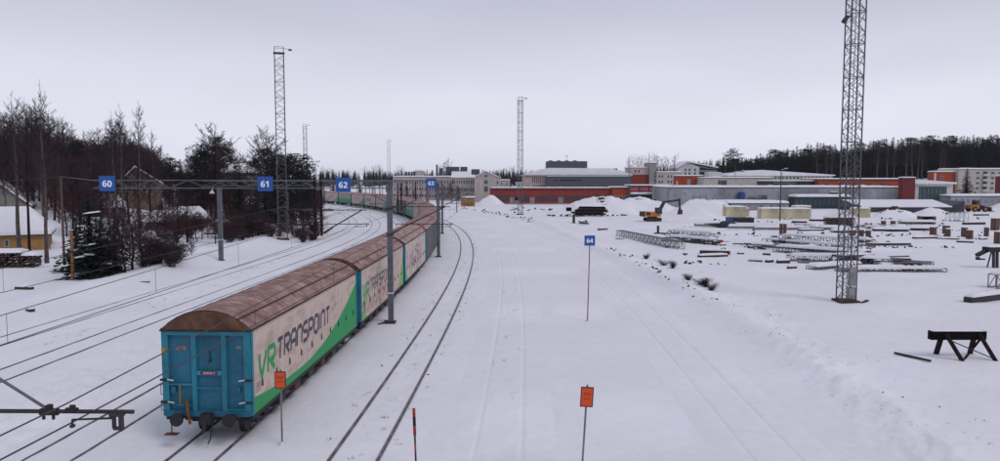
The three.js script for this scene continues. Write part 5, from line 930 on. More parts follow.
// apartment and office blocks in the middle
{
  const B = new Building('beige_red_block', 'beige block with a red lower front, right of the hall', 'building', 630.5, 649, 168, 352, 16, M.beige, { snow: 0.4 }); B.panel('red_front', 630.6, 648.9, 174.6, 187, M.brickRed, 0.2); for (const [a, r] of [[634, 170], [637.5, 170]]) B.win(a, a + 2.2, r, r + 2.6); for (const [a, r] of [[634, 177], [637.5, 177], [634, 181], [637.5, 181]]) B.win(a, a + 1.6, r, r + 1.8);
  const T = new Building('beige_stair_tower', 'tall plain beige stair tower beside the red front', 'building', 649.2, 656.2, 163.3, 350, 14, M.grey, { snow: 0.4 }); for (const r of [171, 175, 179]) T.win(653.6, 655.2, r, r + 2.4);
  const W = new Building('beige_office_wing', 'beige office wing with paired square windows', 'building', 656.4, 681, 172.6, 349, 16, M.beige, { snow: 0.5 }); for (const r of [175, 180.4]) for (const a of [658, 661, 667, 670, 675]) W.win(a, a + 2, r, r + 2.8);
  const O = new Building('orange_block', 'orange red block with pale corner, below the white gabled house', 'building', 676, 703.2, 176.2, 300, 5, M.brickOrange, { snow: 0.35 }); O.win(687, 690, 179.5, 187, { pane: mat([0.2, 0.3, 0.24], { tex: null }) }); O.panel('pale_strip', 676.2, 677.4, 181, 187, M.white, 0.1); O.win(697, 700, 181, 184);
  const H = new Building('white_gabled_house', 'white gabled house with dark balconies on the skyline', 'house', 677, 699, 168.4, 400, 18, M.white, { snow: 0, base: 6 });
  const a = H.w / 2, y = H.h, ap = H.Y(162.2); part('gable', S3().prism([[-a, y - 0.01], [a, y - 0.01], [a, y + 0.8], [-a * 0.15, ap]], -18, 0), M.white, H.o); part('roof', S3().prism([[-a - 0.8, y - 0.2], [-a * 0.15, ap], [-a * 0.15, ap + 0.7], [-a - 0.8, y + 0.5]], -18.5, 0.8).prism([[-a * 0.15, ap], [a + 10.2, y + 0.2], [a + 10.2, y + 0.9], [-a * 0.15, ap + 0.7]], -18.5, 0.8), M.snowRoof, H.o);
  for (const b of [684, 688, 693.5]) { H.win(b, b + 2, 168.5, 171.2); H.win(b, b + 2, 172.2, 175); } const dk = part('dark_wing', S3().box(a + 4.8, y / 2, -8, 9.6, y, 14), M.navy, H.o); for (const r of [168.6, 172.6]) part('balcony', S3().box(a + 4.8, H.Y(r + 2.6), -0.2, 9.4, 0.9, 1.4), M.grey, dk); part('roof_unit', S3().box(a + 2, y + 2.2, -6, 3, 1.6, 2), M.black, H.o);
  const P = new Building('pale_office', 'pale low office with small square windows behind the grey hall', 'building', 703.5, 773, 178.2, 290, 20, M.cream, { snow: 0.4 }); for (const b of [707.5, 740, 749, 756, 763]) P.win(b, b + 2, 184.5, 186.6); P.win(717.5, 726.5, 180, 185.6, { bars: 3 }); P.onRoof('roof_unit', 711, 724, 172.4, 6, 4, M.white); P.onRoof('roof_unit', 713, 722, 176.8, 4, 1, M.grey); part('pole', S3().tube([P.X(737), P.h, -3], [P.X(737), P.Y(162), -3], 0.1, 0.07, 6), M.steel, P.o);
  const Q = new Building('wide_pale_hall', 'wide pale hall with a long snowy roof before the forest', 'building', 728, 832, 175.2, 360, 30, M.cream, { snow: 0 }); const q = Q.w / 2; part('roof', S3().prism([[-q - 1, Q.h - 0.3], [q + 1, Q.h - 0.3], [q + 1, Q.h + 0.2], [-q * 0.35, Q.h + 2.6], [-q - 1, Q.h + 0.5]], -30, 0.8), M.snowRoof, Q.o); for (let k = 0; k < 15; k++) Q.win(774 + k * 3.7, 776 + k * 3.7, 176.6, 179.2); Q.onRoof('roof_vent', 747, 749, 170.3, 1.5, 8, M.grey);
  const N = new Building('navy_strip_building', 'dark blue grey flat building rising behind the grey hall', 'building', 772, 818.3, 181.4, 262, 16, M.navy, { snow: 0.3 }); N.panel('light_band', 773, 796, 182.4, 183.2, M.sheet, 0.1); for (const b of [776, 784, 800, 808]) N.win(b, b + 5, 183.6, 186.4, { frame: M.winDark });
  const Rb = new Building('red_strip_building', 'bright red flat building rising behind the grey hall', 'building', 818.6, 902, 179.4, 258, 16, M.brickOrange, { snow: 0.35 }); Rb.panel('fascia', 819, 901, 179.7, 180.5, M.brickDeep, 0.2); for (const b of [868, 884]) Rb.onRoof('roof_unit', b, b + 7, 178.6, 3, 1.5, M.sheet); for (const b of [824, 838, 852, 866, 880]) Rb.win(b, b + 4, 183.5, 186.5, { frame: M.winDark });
}
// big grey hall with its outworks
{
  const B = new Building('grey_sheet_hall', 'very long grey sheet metal hall across the right half', 'building', 669, 901.2, 187.6, 232, 26, M.sheet, { snow: 0.45 });
  for (let k = 0; k < 38; k++) B.panel('sheet_panel', 669.2 + k * 6.1, 675.1 + k * 6.1, 188.4, 208, M.sheet, 0.06);
  for (const [a, c, r0, r1] of [[693, 707, 196, 199.5], [806, 818, 189.7, 192.3], [684, 686, 193, 195], [828, 829.5, 190, 192], [896, 898, 197, 205]]) B.win(a, c, r0, r1, { frame: M.sheetDark, bars: c - a > 8 ? 5 : 0 });
  for (let k = 0; k < 9; k++) B.onRoof('roof_unit', 676 + k * 25, 680 + k * 25, 185.8, 2.4, 3 + (k % 3) * 3, M.sheet, 0.2);
  part('blue_tank', S3().tube([B.X(740), B.Y(202), 1.2], [B.X(740), B.Y(193), 1.2], 1.15, 1.15, 16).tube([B.X(740), B.Y(193), 1.2], [B.X(740), B.Y(192), 1.2], 1.15, 0.3, 16), mat([0.02, 0.09, 0.33], { rough: 0.5, rep: 0.5 }), B.o);
  part('duct', S3().pipe([[B.X(748.5), B.Y(202), 1.0], [B.X(748.5), B.Y(198.5), 1.0], [B.X(750.5), B.Y(197.3), 1.0], [B.X(760), B.Y(197.6), 1.0]], 0.45, 10), M.galv, B.o); part('duct', S3().box(B.X(762), B.Y(197.5), 0.6, 2.4, 1.4, 1.2), M.sheetDark, B.o);
  const W = new Building('low_white_store', 'low white store with snowy roof in front of the grey hall', 'building', 727, 789, 203.6, 214, 12, M.grey, { snow: 0.7 }); for (const b of [760, 770, 778]) W.win(b, b + 3, 205.2, 207.4, { frame: M.grey });
  const A = new Building('glazed_annex', 'dark glazed annex with a thick snowy roof, left of the near mast', 'building', 796, 851, 197.3, 224, 6, M.navy, { snow: 0.7 }); for (let k = 0; k < 12; k++) A.win(795 + k * 4.6, 799.2 + k * 4.6, 199, 206, { frame: M.winDark, pane: M.paneTeal }); A.onRoof('roof_unit', 835, 841, 192.4, 2, 2, M.black); A.onRoof('roof_unit', 843, 848, 194.5, 2, 2, M.black);
  const Rd = new Building('red_tower_block', 'plain dark red block at the right end of the grey hall', 'building', 902.4, 914.6, 178.2, 226, 2.5, M.brickDeep, { snow: 0.3 });
  const G = new Building('white_glass_building', 'white framed building with a big dark glass front', 'building', 914.8, 952.6, 183.4, 228, 6, M.white, { snow: 0 }); const g = G.w / 2; part('roof', S3().prism([[-g - 0.6, G.h - 0.2], [g + 0.6, G.h - 0.2], [g + 0.6, G.h + 0.35], [-g - 0.6, G.h + 1.3]], -6, 0.9), M.snowRoof, G.o); for (let k = 0; k < 7; k++) G.win(918.4 + k * 4, 922.2 + k * 4, 186.6, 200, { frame: M.winDark, pane: M.paneTeal });
  const S = new Building('dark_low_shed', 'long dark navy shed under a broad snowy roof', 'shed', 862, 950, 206.2, 200, 14, M.navy, { snow: 0, turn: 0.02 }); const s = S.w / 2; part('roof', S3().quad([-s - 0.4, S.h, 0.5], [s + 0.6, S.h, 0.5], [s + 4, S.h + 1.5, -14], [-s + 1, S.h + 1.5, -14]).quad([-s - 0.4, S.h - 0.25, 0.5], [s + 0.6, S.h - 0.25, 0.5], [s + 0.6, S.h, 0.5], [-s - 0.4, S.h, 0.5]), M.snowRoof, S.o); part('end_wing', S3().prism([[s, 0], [s + 4.6, 0], [s + 4.6, S.h + 1.4], [s, S.h - 0.1]], -12, -0.3), M.navy, S.o);
  const L = new Building('low_glass_building', 'low building with pale blue window bays at the right edge', 'building', 951, 1030, 196.4, 222, 12, M.sheet, { snow: 0.5 }); for (let k = 0; k < 12; k++) L.win(954 + k * 6, 958.6 + k * 6, 198.4, 204, { pane: mat([0.16, 0.2, 0.25], { rough: 0.2, tex: null }) });
}
// apartment house at the right edge
{
  const B = new Building('apartment_house', 'cream apartment house with dark windows at the right edge', 'building', 957.5, 1040, 169.6, 330, 16, M.cream, { snow: 0.6 });
  for (let f = 0; f < 4; f++) for (let k = 0; k < 9; k++) { const b = 975 + k * 7.4, r = 171.8 + f * 5.1; if (k % 3 === 1) { const w = B.win(b - 0.6, b + 3.6, r - 0.3, r + 3.4, { frame: M.winDark, bars: 1 }); B.panel('balcony', b - 1.2, b + 4.4, r + 2.2, r + 4, M.white, 1.3, 0.0); } else B.win(b, b + 3.4, r, r + 2.2); }
  const R = new Building('apartment_end_block', 'brick red end block of the apartment house', 'building', 933, 957.2, 172.2, 332, 5, M.brickOrange, { snow: 0.5 }); R.panel('pale_edge', 933.2, 935, 173, 192, M.white, 0.1); R.win(940, 943, 176, 178.6); R.win(940, 943, 181, 183.6);
  const C = new Building('red_corner_block', 'narrow dark red block beside the apartment house at the frame edge', 'building', 1001, 1030, 176.5, 300, 4, M.brickDeep, { snow: 0.4 });
}
// houses on the left
function gableHouse(name, label, b0, b1, rEave, rRidge, d, depth, m, { base = null, across = false, turn = 0, wins = [], snow = 0.4, ridgeAt = 0.5 } = {}) {
  const B = new Building(name, label, 'house', b0, b1, rEave, d, depth, m, { snow: 0, base, turn }), a = B.w / 2, y = B.h, ap = B.Y(rRidge);
  if (across) { // gable faces the camera
    const ax = lerp(-a, a, ridgeAt); part('gable', S3().prism([[-a, y - 0.01], [a, y - 0.01], [ax, ap]], -depth, 0), m, B.o);
    const rf = part('roof', S3().prism([[-a - 0.5, y - 0.25], [ax, ap], [ax, ap + 0.12], [-a - 0.5, y - 0.13]], -depth - 0.4, 0.4).prism([[ax, ap], [a + 0.5, y - 0.25], [a + 0.5, y - 0.13], [ax, ap + 0.12]], -depth - 0.4, 0.4), M.winDark, B.o);
    part('snow_cap', S3().prism([[-a - 0.45, y - 0.12], [ax, ap + 0.125], [ax, ap + 0.12 + snow], [-a - 0.4, y - 0.1 + snow * 0.7]], -depth - 0.38, 0.36).prism([[ax, ap + 0.125], [a + 0.45, y - 0.12], [a + 0.4, y - 0.1 + snow * 0.7], [ax, ap + 0.12 + snow]], -depth - 0.38, 0.36), M.snowRoof, rf);
  } else { // eave faces the camera, hipped a little
    const zr = -depth / 2, hip = Math.min(a * 0.45, depth * 0.35), V = { A: [-a - 0.5, y - 0.1, 0.5], B: [a + 0.5, y - 0.1, 0.5], C: [a + 0.5, y - 0.1, -depth - 0.5], D: [-a - 0.5, y - 0.1, -depth - 0.5], E: [-a + hip, ap, zr], F: [a - hip, ap, zr] };
    const roofAt = (t, mm, nm, par) => { const q = (p) => [p[0], p[1] + t, p[2]]; const g = S3(); g.quad(q(V.A), q(V.B), q(V.F), q(V.E)); g.quad(q(V.C), q(V.D), q(V.E), q(V.F)); g.tri(q(V.B), q(V.C), q(V.F)); g.tri(q(V.D), q(V.A), q(V.E)); for (const [u, v] of [[V.A, V.B], [V.B, V.C], [V.C, V.D], [V.D, V.A]]) g.quad([u[0], u[1], u[2]], [v[0], v[1], v[2]], q(v), q(u)); return part(nm, g, mm, par); };
    const rf = roofAt(0.14, M.winDark, 'roof', B.o); const sc = roofAt(0.14 + snow, M.snowRoof, 'snow_cap', rf); sc.scale.set(0.995, 1, 0.995);
  }
  for (const [x0, x1, r0, r1] of wins) B.win(x0, x1, r0, r1); return B;
}
M.ochre = mat([0.44, 0.24, 0.09], { rough: 0.9, tex: streaks, rep: 0.12 }); M.tan = mat([0.21, 0.14, 0.105], { rough: 0.9, tex: streaks, rep: 0.12 }); M.sage = mat([0.26, 0.26, 0.22], { rough: 0.9, tex: streaks, rep: 0.12 });
{ const B = gableHouse('yellow_house', 'yellow house with snowy hipped roof at the left edge', -36, 39, 235.5, 212, 88, 8.5, M.ochre, { wins: [[-20, -12, 239, 247], [2, 6, 240, 247]], turn: 0.5 }); B.panel('plinth', -35.8, 41.3, 252.5, 259, M.grey, 0.05); part('drainpipe', S3().tube([B.X(41), 0.3, 0.1], [B.X(41), B.h, 0.1], 0.06, 0.06, 6), M.galv, B.o); }
gableHouse('sage_house', 'grey green gabled house behind the yellow one', -26, 24, 206, 182, 128, 11, M.sage, { across: true, turn: 0.5, wins: [[5, 8.5, 205, 210], [-8, -4, 205, 210]], ridgeAt: 0.45 });
gableHouse('tan_house', 'tan gabled house on the wooded slope below the trees', 122, 160, 184, 168, 150, 12, M.tan, { across: true, wins: [[129, 132.5, 174, 177], [128, 133, 186, 192], [142, 147, 186, 192]], ridgeAt: 0.38, turn: 0.45 });
gableHouse('brown_house', 'low house with snowy roof right behind sign 60', 92, 122, 208, 196, 132, 9, M.tan, { turn: 0.45, snow: 0.25, wins: [[98, 102, 211, 216], [108, 112, 211, 216]] });
gableHouse('ochre_cottage', 'ochre cottage behind the bare tree left of the second portal mast', 170, 207, 219.5, 209, 128, 8, M.ochre, { turn: 0.4, snow: 0.25, wins: [[181, 184, 221.5, 226], [196, 199, 221.5, 226]] });
gableHouse('grey_cottage', 'small grey cottage with snowy roof left of the ochre cottage', 146, 180, 222, 213, 122, 6, M.navy, { turn: 0.4, snow: 0.25, wins: [[152, 156, 224, 228]] });
gableHouse('far_cottage', 'snow roofed cottage between the second portal mast and the lattice mast', 226, 262, 208, 198, 165, 9, M.tan, { turn: 0.35, snow: 0.25, wins: [[236, 240, 210, 214]] });
gableHouse('low_snow_shed', 'low shed buried in snow beside the second portal mast', 206, 226, 233, 224.5, 118, 4, M.timber, { snow: 0.6 });
gableHouse('carport', 'low snow roofed carport right of the second portal mast', 236, 262, 232, 225, 122, 4, M.sage, { snow: 0.6 });
gableHouse('hill_house', 'pale house with snowy roof high among the trees left of the lattice mast', 222, 246, 173, 165, 172, 9, M.sage, { wins: [[230, 233, 177, 180]], base: 4 });
// log stack in front of the yellow house
{ const o = thing('log_pile', 'snow covered pile of logs and boards before the yellow house', 'log pile', [-50.2, groundAt(-50.2, 74), -74], 0.25), R = rng(12); for (let k = 0; k < 46; k++) { const y = 0.15 + Math.floor(k / 10) * 0.27, x = -2.3 + (k % 10) * 0.5 + (R() - 0.5) * 0.2; part('log', S3().tube([x, y, -0.8 - R() * 0.4], [x + (R() - 0.5) * 0.3, y + R() * 0.1, 0.9 + R() * 0.4], 0.13, 0.12, 7), k % 3 ? M.rust : M.timber, o); } part('frame', S3().box(-0.9, 1.55, 0, 3.8, 0.1, 2.2).bar([-2.6, -0.1, 1], [-2.6, 1.5, 1], 0.12).bar([0.8, -0.1, 1], [0.8, 1.5, 1], 0.12), M.timber, o); snowOn(o, -0.9, 1.58, 0, 4, 2.3, 0.35, 3); snowOn(o, 1.8, 1.25, 0, 1.6, 2, 0.3, 6); }
{ const o = thing('wooden_post', 'short orange brown wooden post left of the big spruce', 'post', [-39, groundAt(-39, 65.4), -65.4]); part('shaft', S3().tube([0, -0.2, 0], [0.05, 4.6, 0], 0.15, 0.12, 9), mat([0.30, 0.14, 0.06], { tex: streaks, rep: 0.4 }), o); part('cap', S3().box(0.05, 4.62, 0, 0.26, 0.06, 0.26), M.snowRoof, o); }
// ---------------------------------------------------------------- trees and shrubs (modelled 1 unit = 1 m at a nominal height, scaled when placed)
M.bark = mat([0.035, 0.024, 0.028], { specularIntensity: 0.3, rough: 0.95, tex: rustTex, rep: 0.5 });
M.barkBirch = mat([0.17, 0.135, 0.13], { rough: 0.9, tex: rustTex, rep: 0.35 });
M.weed = mat([0.03, 0.012, 0.012], { specularIntensity: 0.3, tex: null });
M.barkPine = mat([0.075, 0.036, 0.026], { specularIntensity: 0.3, rough: 0.95, tex: rustTex, rep: 0.5 });
M.twig = mat([0.050, 0.034, 0.040], { specularIntensity: 0.3, rough: 0.95, tex: null }); M.twigRed = mat([0.075, 0.036, 0.040], { specularIntensity: 0.3, rough: 0.95, tex: null });
M.needle = mat([0.016, 0.02, 0.018], { specularIntensity: 0.3, rough: 0.9, tex: null, side: THREE.DoubleSide }); M.needleBlue = mat([0.014, 0.02, 0.024], { specularIntensity: 0.3, rough: 0.9, tex: null, side: THREE.DoubleSide }); M.needlePine = mat([0.018, 0.022, 0.02], { specularIntensity: 0.3, rough: 0.9, tex: null, side: THREE.DoubleSide });
function bareTree(seed, { H = 12, spread = 0.3, limbs = 26, twigR = 0.016, start = 0.28, up = 0.75, fine = 5 } = {}) {
  const R = rng(seed), trunk = S3(), crown = S3(), rnd = (a) => (R() - 0.5) * 2 * a;
  const ax = [], n = 9; let x = 0, z = 0; for (let i = 0; i <= n; i++) { ax.push([x, i / n * H, z]); x += rnd(0.11); z += rnd(0.11); }
  const rad = (t) => 0.014 * H * Math.pow(1 - t, 0.8) + 0.012;
  for (let i = 0; i < n; i++) trunk.tube(i ? ax[i] : [ax[0][0], -0.4, ax[0][2]], ax[i + 1], rad(i / n) * (i ? 1 : 1.25), rad((i + 1) / n), 7, false);
  const at = (t) => { const f = t * n, i = Math.min(n - 1, Math.floor(f)), u = f - i; return [0, 1, 2].map((k) => lerp(ax[i][k], ax[i + 1][k], u)); };
  const grow = (p, dir, L, r, lev) => {
    const seg = lev === 0 ? 3 : 2; let q = p, d = dir.slice(), r0 = r;
    for (let s = 0; s < seg; s++) {
      const l = L / seg, e = [q[0] + d[0] * l, q[1] + d[1] * l, q[2] + d[2] * l], r1 = lev === 2 ? twigR * 0.6 : Math.max(twigR, r0 * 0.62);
      (lev === 0 ? trunk : crown).tube(q, e, r0, r1, lev === 0 ? 4 : 3, false);
      if (lev < 2) { const m = lev === 0 ? 3 : Math.max(1, fine - 3 + (s ? 1 : 0)); for (let k = 0; k < m; k++) { const a = R() * 6.28, c = 0.75 + R() * 0.5, nd = [d[0] * 0.75 + Math.cos(a) * 0.6 * c, d[1] * 0.8 + rnd(0.35) + 0.1, d[2] * 0.75 + Math.sin(a) * 0.6 * c], nl = Math.hypot(...nd), u = R(); grow([0, 1, 2].map((w) => lerp(q[w], e[w], u)), nd.map((v) => v / nl), L * (lev ? 0.42 : 0.5) * (0.6 + R() * 0.7), Math.max(twigR, r1 * 0.6), lev + 1); } }
      q = e; r0 = r1; d = [d[0] + rnd(0.22), d[1] + 0.12 + rnd(0.12), d[2] + rnd(0.22)]; const dl = Math.hypot(...d); d = d.map((v) => v / dl);
    }
  };
  for (let i = 0; i < limbs; i++) { const t = start + (1 - start) * Math.pow((i + R()) / limbs, 0.9) * 0.97, a = i * 2.4 + rnd(0.5), L = H * spread * (1.05 - 0.72 * t) * (0.65 + R() * 0.6), d = [Math.cos(a), up + R() * 0.5, Math.sin(a)], l = Math.hypot(...d); grow(at(t), d.map((v) => v / l), L, Math.max(twigR, rad(t) * 0.42), 0); }
  grow(at(0.99), [rnd(0.1), 1, rnd(0.1)], H * 0.1, twigR * 1.3, 1);
  return { trunk: trunk.geo(), crown: crown.geo(), H };
}
function spruce(seed, { H = 12, R0 = 2.1, levels = 26, ragged = 0.35, low = 0.06 } = {}) {
  const R = rng(seed), trunk = S3().tube([0, -0.3, 0], [0, H * 0.97, 0], 0.016 * H, 0.02, 7, false), c = S3();
  for (let i = 0; i < levels; i++) {
    const t = low + (1 - low) * i / levels, y = t * H, len = R0 * Math.pow(1 - t, 0.85) + 0.18, nb = Math.round(7 + 4 * (1 - t));
    for (let k = 0; k < nb; k++) {
      const a = k / nb * 6.28 + i * 1.1 + (R() - 0.5) * 0.6, L = len * (1 - ragged + R() * ragged * 1.6), ca = Math.cos(a), sa = Math.sin(a), y0 = y + (R() - 0.5) * H / levels, ns = 4; let py = y0, pr = 0.04;
      for (let s = 1; s <= ns; s++) {
        const r = L * s / ns, yy = y0 - L * 0.42 * Math.pow(s / ns, 0.9) + (s === ns ? L * 0.06 : 0) + (R() - 0.5) * 0.12, w = L * 0.30 * (1.1 - 0.65 * s / ns) * (0.7 + R() * 0.6), m = [ca * r, yy, sa * r], p = [ca * pr, py, sa * pr], hang = 0.12 + L * 0.16 * R();
        const l = [p[0] * 0.4 + m[0] * 0.6 - sa * w, (py + yy) / 2 - hang, p[2] * 0.4 + m[2] * 0.6 + ca * w], q = [p[0] * 0.4 + m[0] * 0.6 + sa * w, (py + yy) / 2 - hang * (0.6 + R() * 0.6), p[2] * 0.4 + m[2] * 0.6 - ca * w];
        c.tri(p, l, m); c.tri(p, m, q); pr = r * 0.94; py = yy;
      }
    }
  }
  c.tri([-0.08, H * 0.93, 0], [0.08, H * 0.93, 0], [0, H, 0]); c.tri([0, H * 0.93, -0.08], [0, H * 0.93, 0.08], [0, H, 0]);
  return { trunk: trunk.geo(), crown: c.geo(), H };
}
function pine(seed, { H = 14, R0 = 2.3, clumps = 26, from = 0.26, n = 52 } = {}) {
  const R = rng(seed), trunk = S3(), c = S3(); let x = 0, z = 0, P = [[0, -0.3, 0]]; for (let i = 1; i <= 6; i++) { x += (R() - 0.5) * 0.3; z += (R() - 0.5) * 0.3; P.push([x, i / 6 * H * 0.94, z]); }
  for (let i = 0; i < 6; i++) trunk.tube(P[i], P[i + 1], 0.013 * H * (1 - i / 7), 0.013 * H * (1 - (i + 1) / 7), 7, false);
  for (let k = 0; k < clumps; k++) {
    const t = from + (1 - from) * Math.pow((k + R()) / clumps, 0.85), a = k * 2.4 + R(), rr = R0 * (0.25 + 0.75 * Math.sqrt(1 - Math.pow((t - from) / (1 - from), 1.6))) * (0.45 + R() * 0.6), f = Math.min(5, Math.floor(t * 6)), cx = P[f][0] + Math.cos(a) * rr, cz = P[f][2] + Math.sin(a) * rr, cy = t * H + (R() - 0.3) * 0.5;
    trunk.tube([P[f][0], cy - rr * 0.35, P[f][2]], [cx, cy, cz], 0.045, 0.02, 4, false);
    const s = 0.75 + R() * 0.55; for (let i = 0; i < n; i++) { const u = R() * 6.28, v = Math.acos(2 * R() - 1), q = Math.cbrt(R()) * s, px = cx + Math.cos(u) * Math.sin(v) * q * 1.25, py = cy + Math.cos(v) * q * 0.62, pz = cz + Math.sin(u) * Math.sin(v) * q * 1.25, l = 0.16 + R() * 0.2, b = R() * 6.28, e = (R() - 0.3) * 0.25; c.tri([px, py, pz], [px + Math.cos(b) * l, py + e, pz + Math.sin(b) * l], [px + Math.cos(b + 1) * l, py + e * 0.4 + 0.1, pz + Math.sin(b + 1) * l]); c.tri([px, py, pz], [px + Math.cos(b + 2.4) * l, py - e, pz + Math.sin(b + 2.4) * l], [px + Math.cos(b + 3.3) * l, py + 0.14, pz + Math.sin(b + 3.3) * l]); }
  }
  return { trunk: trunk.geo(), crown: c.geo(), H };
}
function shrub(seed, { H = 2, W = 1.6, stems = 16, r = 0.012 } = {}) {
  const R = rng(seed), g = S3(); for (let k = 0; k < stems; k++) { const a = R() * 6.28, tilt = R() * 0.9, L = H * (0.6 + R() * 0.5); let p = [(R() - 0.5) * W * 0.3, -0.1, (R() - 0.5) * W * 0.3], d = [Math.cos(a) * tilt * W / H, 1, Math.sin(a) * tilt * W / H]; for (let s = 0; s < 4; s++) { const e = [p[0] + d[0] * L / 4, p[1] + d[1] * L / 4, p[2] + d[2] * L / 4]; g.tube(p, e, r * (1.8 - s * 0.3), r * (1.5 - s * 0.3), 3, false); for (let t = 0; t < 5; t++) { const b = R() * 6.28, l = L * (0.14 + R() * 0.2); g.tube(e, [e[0] + Math.cos(b) * l, e[1] + l * (0.2 + R() * 0.8), e[2] + Math.sin(b) * l], r, r * 0.5, 3, false); } p = e; d = [d[0] + (R() - 0.5) * 0.4, d[1], d[2] + (R() - 0.5) * 0.4]; } }
  return g.geo();
}
const KIND = { bare: [], birch: [], twiggy: [], spruce: [], pine: [] };
for (let k = 0; k < 4; k++) KIND.bare.push(bareTree(100 + k, { H: 12, spread: 0.36, limbs: 22, twigR: 0.02, start: 0.24 }));
for (let k = 0; k < 4; k++) KIND.birch.push(bareTree(200 + k, { H: 16, spread: 0.22, limbs: 24, twigR: 0.016, start: 0.38, up: 1.0 }));
KIND.fine = []; for (let k = 0; k < 3; k++) KIND.fine.push(bareTree(240 + k, { H: 12, spread: 0.32, limbs: 18, twigR: 0.009, start: 0.3 }));
for (let k = 0; k < 3; k++) KIND.twiggy.push(bareTree(300 + k, { H: 9, spread: 0.42, limbs: 26, twigR: 0.022, start: 0.1, up: 0.9, fine: 5 }));
for (let k = 0; k < 4; k++) KIND.spruce.push(spruce(400 + k, { H: 13, R0: 2.0 + 0.3 * (k % 2), ragged: 0.3 + 0.08 * k }));
for (let k = 0; k < 4; k++) KIND.pine.push(pine(500 + k, { H: 14, R0: 2.1 + 0.25 * k }));
const protoTree = {};
function plant(kind, x, d, h, label, group, { bark, leaf, variant, turn, wide = 1, name } = {}) {
  const v = variant === undefined ? Math.floor(hash2(Math.round(x * 10), Math.round(d * 10), 3) * KIND[kind].length) : variant % KIND[kind].length, def = KIND[kind][v];
  bark = bark || { fine: M.bark, bare: M.bark, birch: M.barkBirch, twiggy: M.bark, spruce: M.bark, pine: M.barkPine }[kind]; leaf = leaf || { fine: M.twig, bare: M.twig, birch: M.twig, twiggy: M.twigRed, spruce: M.needle, pine: M.needlePine }[kind];
  const nm = name || { fine: 'bare_tree', bare: 'bare_tree', birch: 'birch_tree', twiggy: 'bushy_tree', spruce: 'spruce_tree', pine: 'pine_tree' }[kind];
  const o = thing(nm, label, 'tree', [x, groundAt(x, d), -d], turn === undefined ? hash2(Math.round(x * 7), Math.round(d * 7), 9) * 6.28 : turn, group);
  const s = h / def.H; o.scale.set(s * wide, s, s * wide); part('trunk', def.trunk, bark, o); part('crown', def.crown, leaf, o); return o;
}
// --- left wood: heights follow the skyline seen against the sky
const skyL = [[-60, 112], [0, 110], [20, 112], [35, 107], [52, 114], [66, 124], [78, 130], [100, 132], [112, 124], [125, 126], [140, 132], [150, 150], [160, 158], [172, 154], [182, 152], [196, 150], [206, 141], [216, 136], [226, 142], [236, 152], [246, 156], [256, 146], [266, 138], [276, 150], [286, 160], [300, 158], [310, 170], [320, 176]];
const skyAt = (b) => { for (let i = 0; i + 1 < skyL.length; i++) if (b <= skyL[i + 1][0]) return lerp(skyL[i][1], skyL[i + 1][1], (b - skyL[i][0]) / (skyL[i + 1][0] - skyL[i][0])); return 178; };
{
  const R = rng(2024), woodL = 'dark bare and evergreen trees of the left wood', txt = { bare: 'leafless dark tree in the dense wood on the left rise', birch: 'pale stemmed birch in the dense wood on the left rise', twiggy: 'low reddish twiggy tree in the dense wood on the left', spruce: 'dark spruce in the dense wood on the left rise', pine: 'dark pine in the dense wood on the left rise' };
  const put = (b, d, kind, top) => { if (b > 120 && b < 162 && d < 151 && R() < 0.8) return; if (b < 30 && d < 129 && R() < 0.85) return; const x = SX(b, d), g = groundAt(x, d), h = clamp(SY(top, d) - g, 3.5, kind === 'twiggy' ? 9 : 24); plant(kind, x, d, h, txt[kind], woodL, { wide: clamp(0.75 + R() * 0.55, 0.7, 1.3) * (h < 9 && kind !== 'twiggy' ? 1.25 : 1) }); };
  // three ranks up the slope
  for (let b = -28; b < 152; b += 3.6) { const d = 165 + R() * 70, q = R(); put(b + R() * 4, d, q < 0.42 ? 'bare' : q < 0.6 ? 'birch' : q < 0.82 ? 'spruce' : 'pine', skyAt(b) + (q < 0.6 ? R() * 10 : 8 + R() * 14)); }
  for (let b = -24; b < 150; b += 4.4) { const d = 128 + R() * 30, q = R(); put(b + R() * 5, d, q < 0.5 ? 'bare' : q < 0.72 ? 'spruce' : 'twiggy', skyAt(b) + 12 + R() * 26); }
  for (let b = -20; b < 150; b += 7) { const d = 104 + R() * 22, q = R(); put(b + R() * 6, d, q < 0.35 ? 'bare' : q < 0.6 ? 'twiggy' : 'birch', skyAt(b) + 30 + R() * 36); }
  for (let b = 150; b < 312; b += 3.5) { const d = 150 + R() * 60, q = R(); put(b + R() * 4, d, q < 0.28 ? 'bare' : q < 0.38 ? 'birch' : q < 0.62 ? 'spruce' : 'pine', skyAt(b) + (q < 0.38 ? R() * 7 : 2 + R() * 11)); }
  for (let b = 156; b < 312; b += 5) { const d = 136 + R() * 18, q = R(); put(b + R() * 5, d, q < 0.5 ? 'twiggy' : q < 0.75 ? 'bare' : 'spruce', skyAt(b) + 22 + R() * 24); }
}
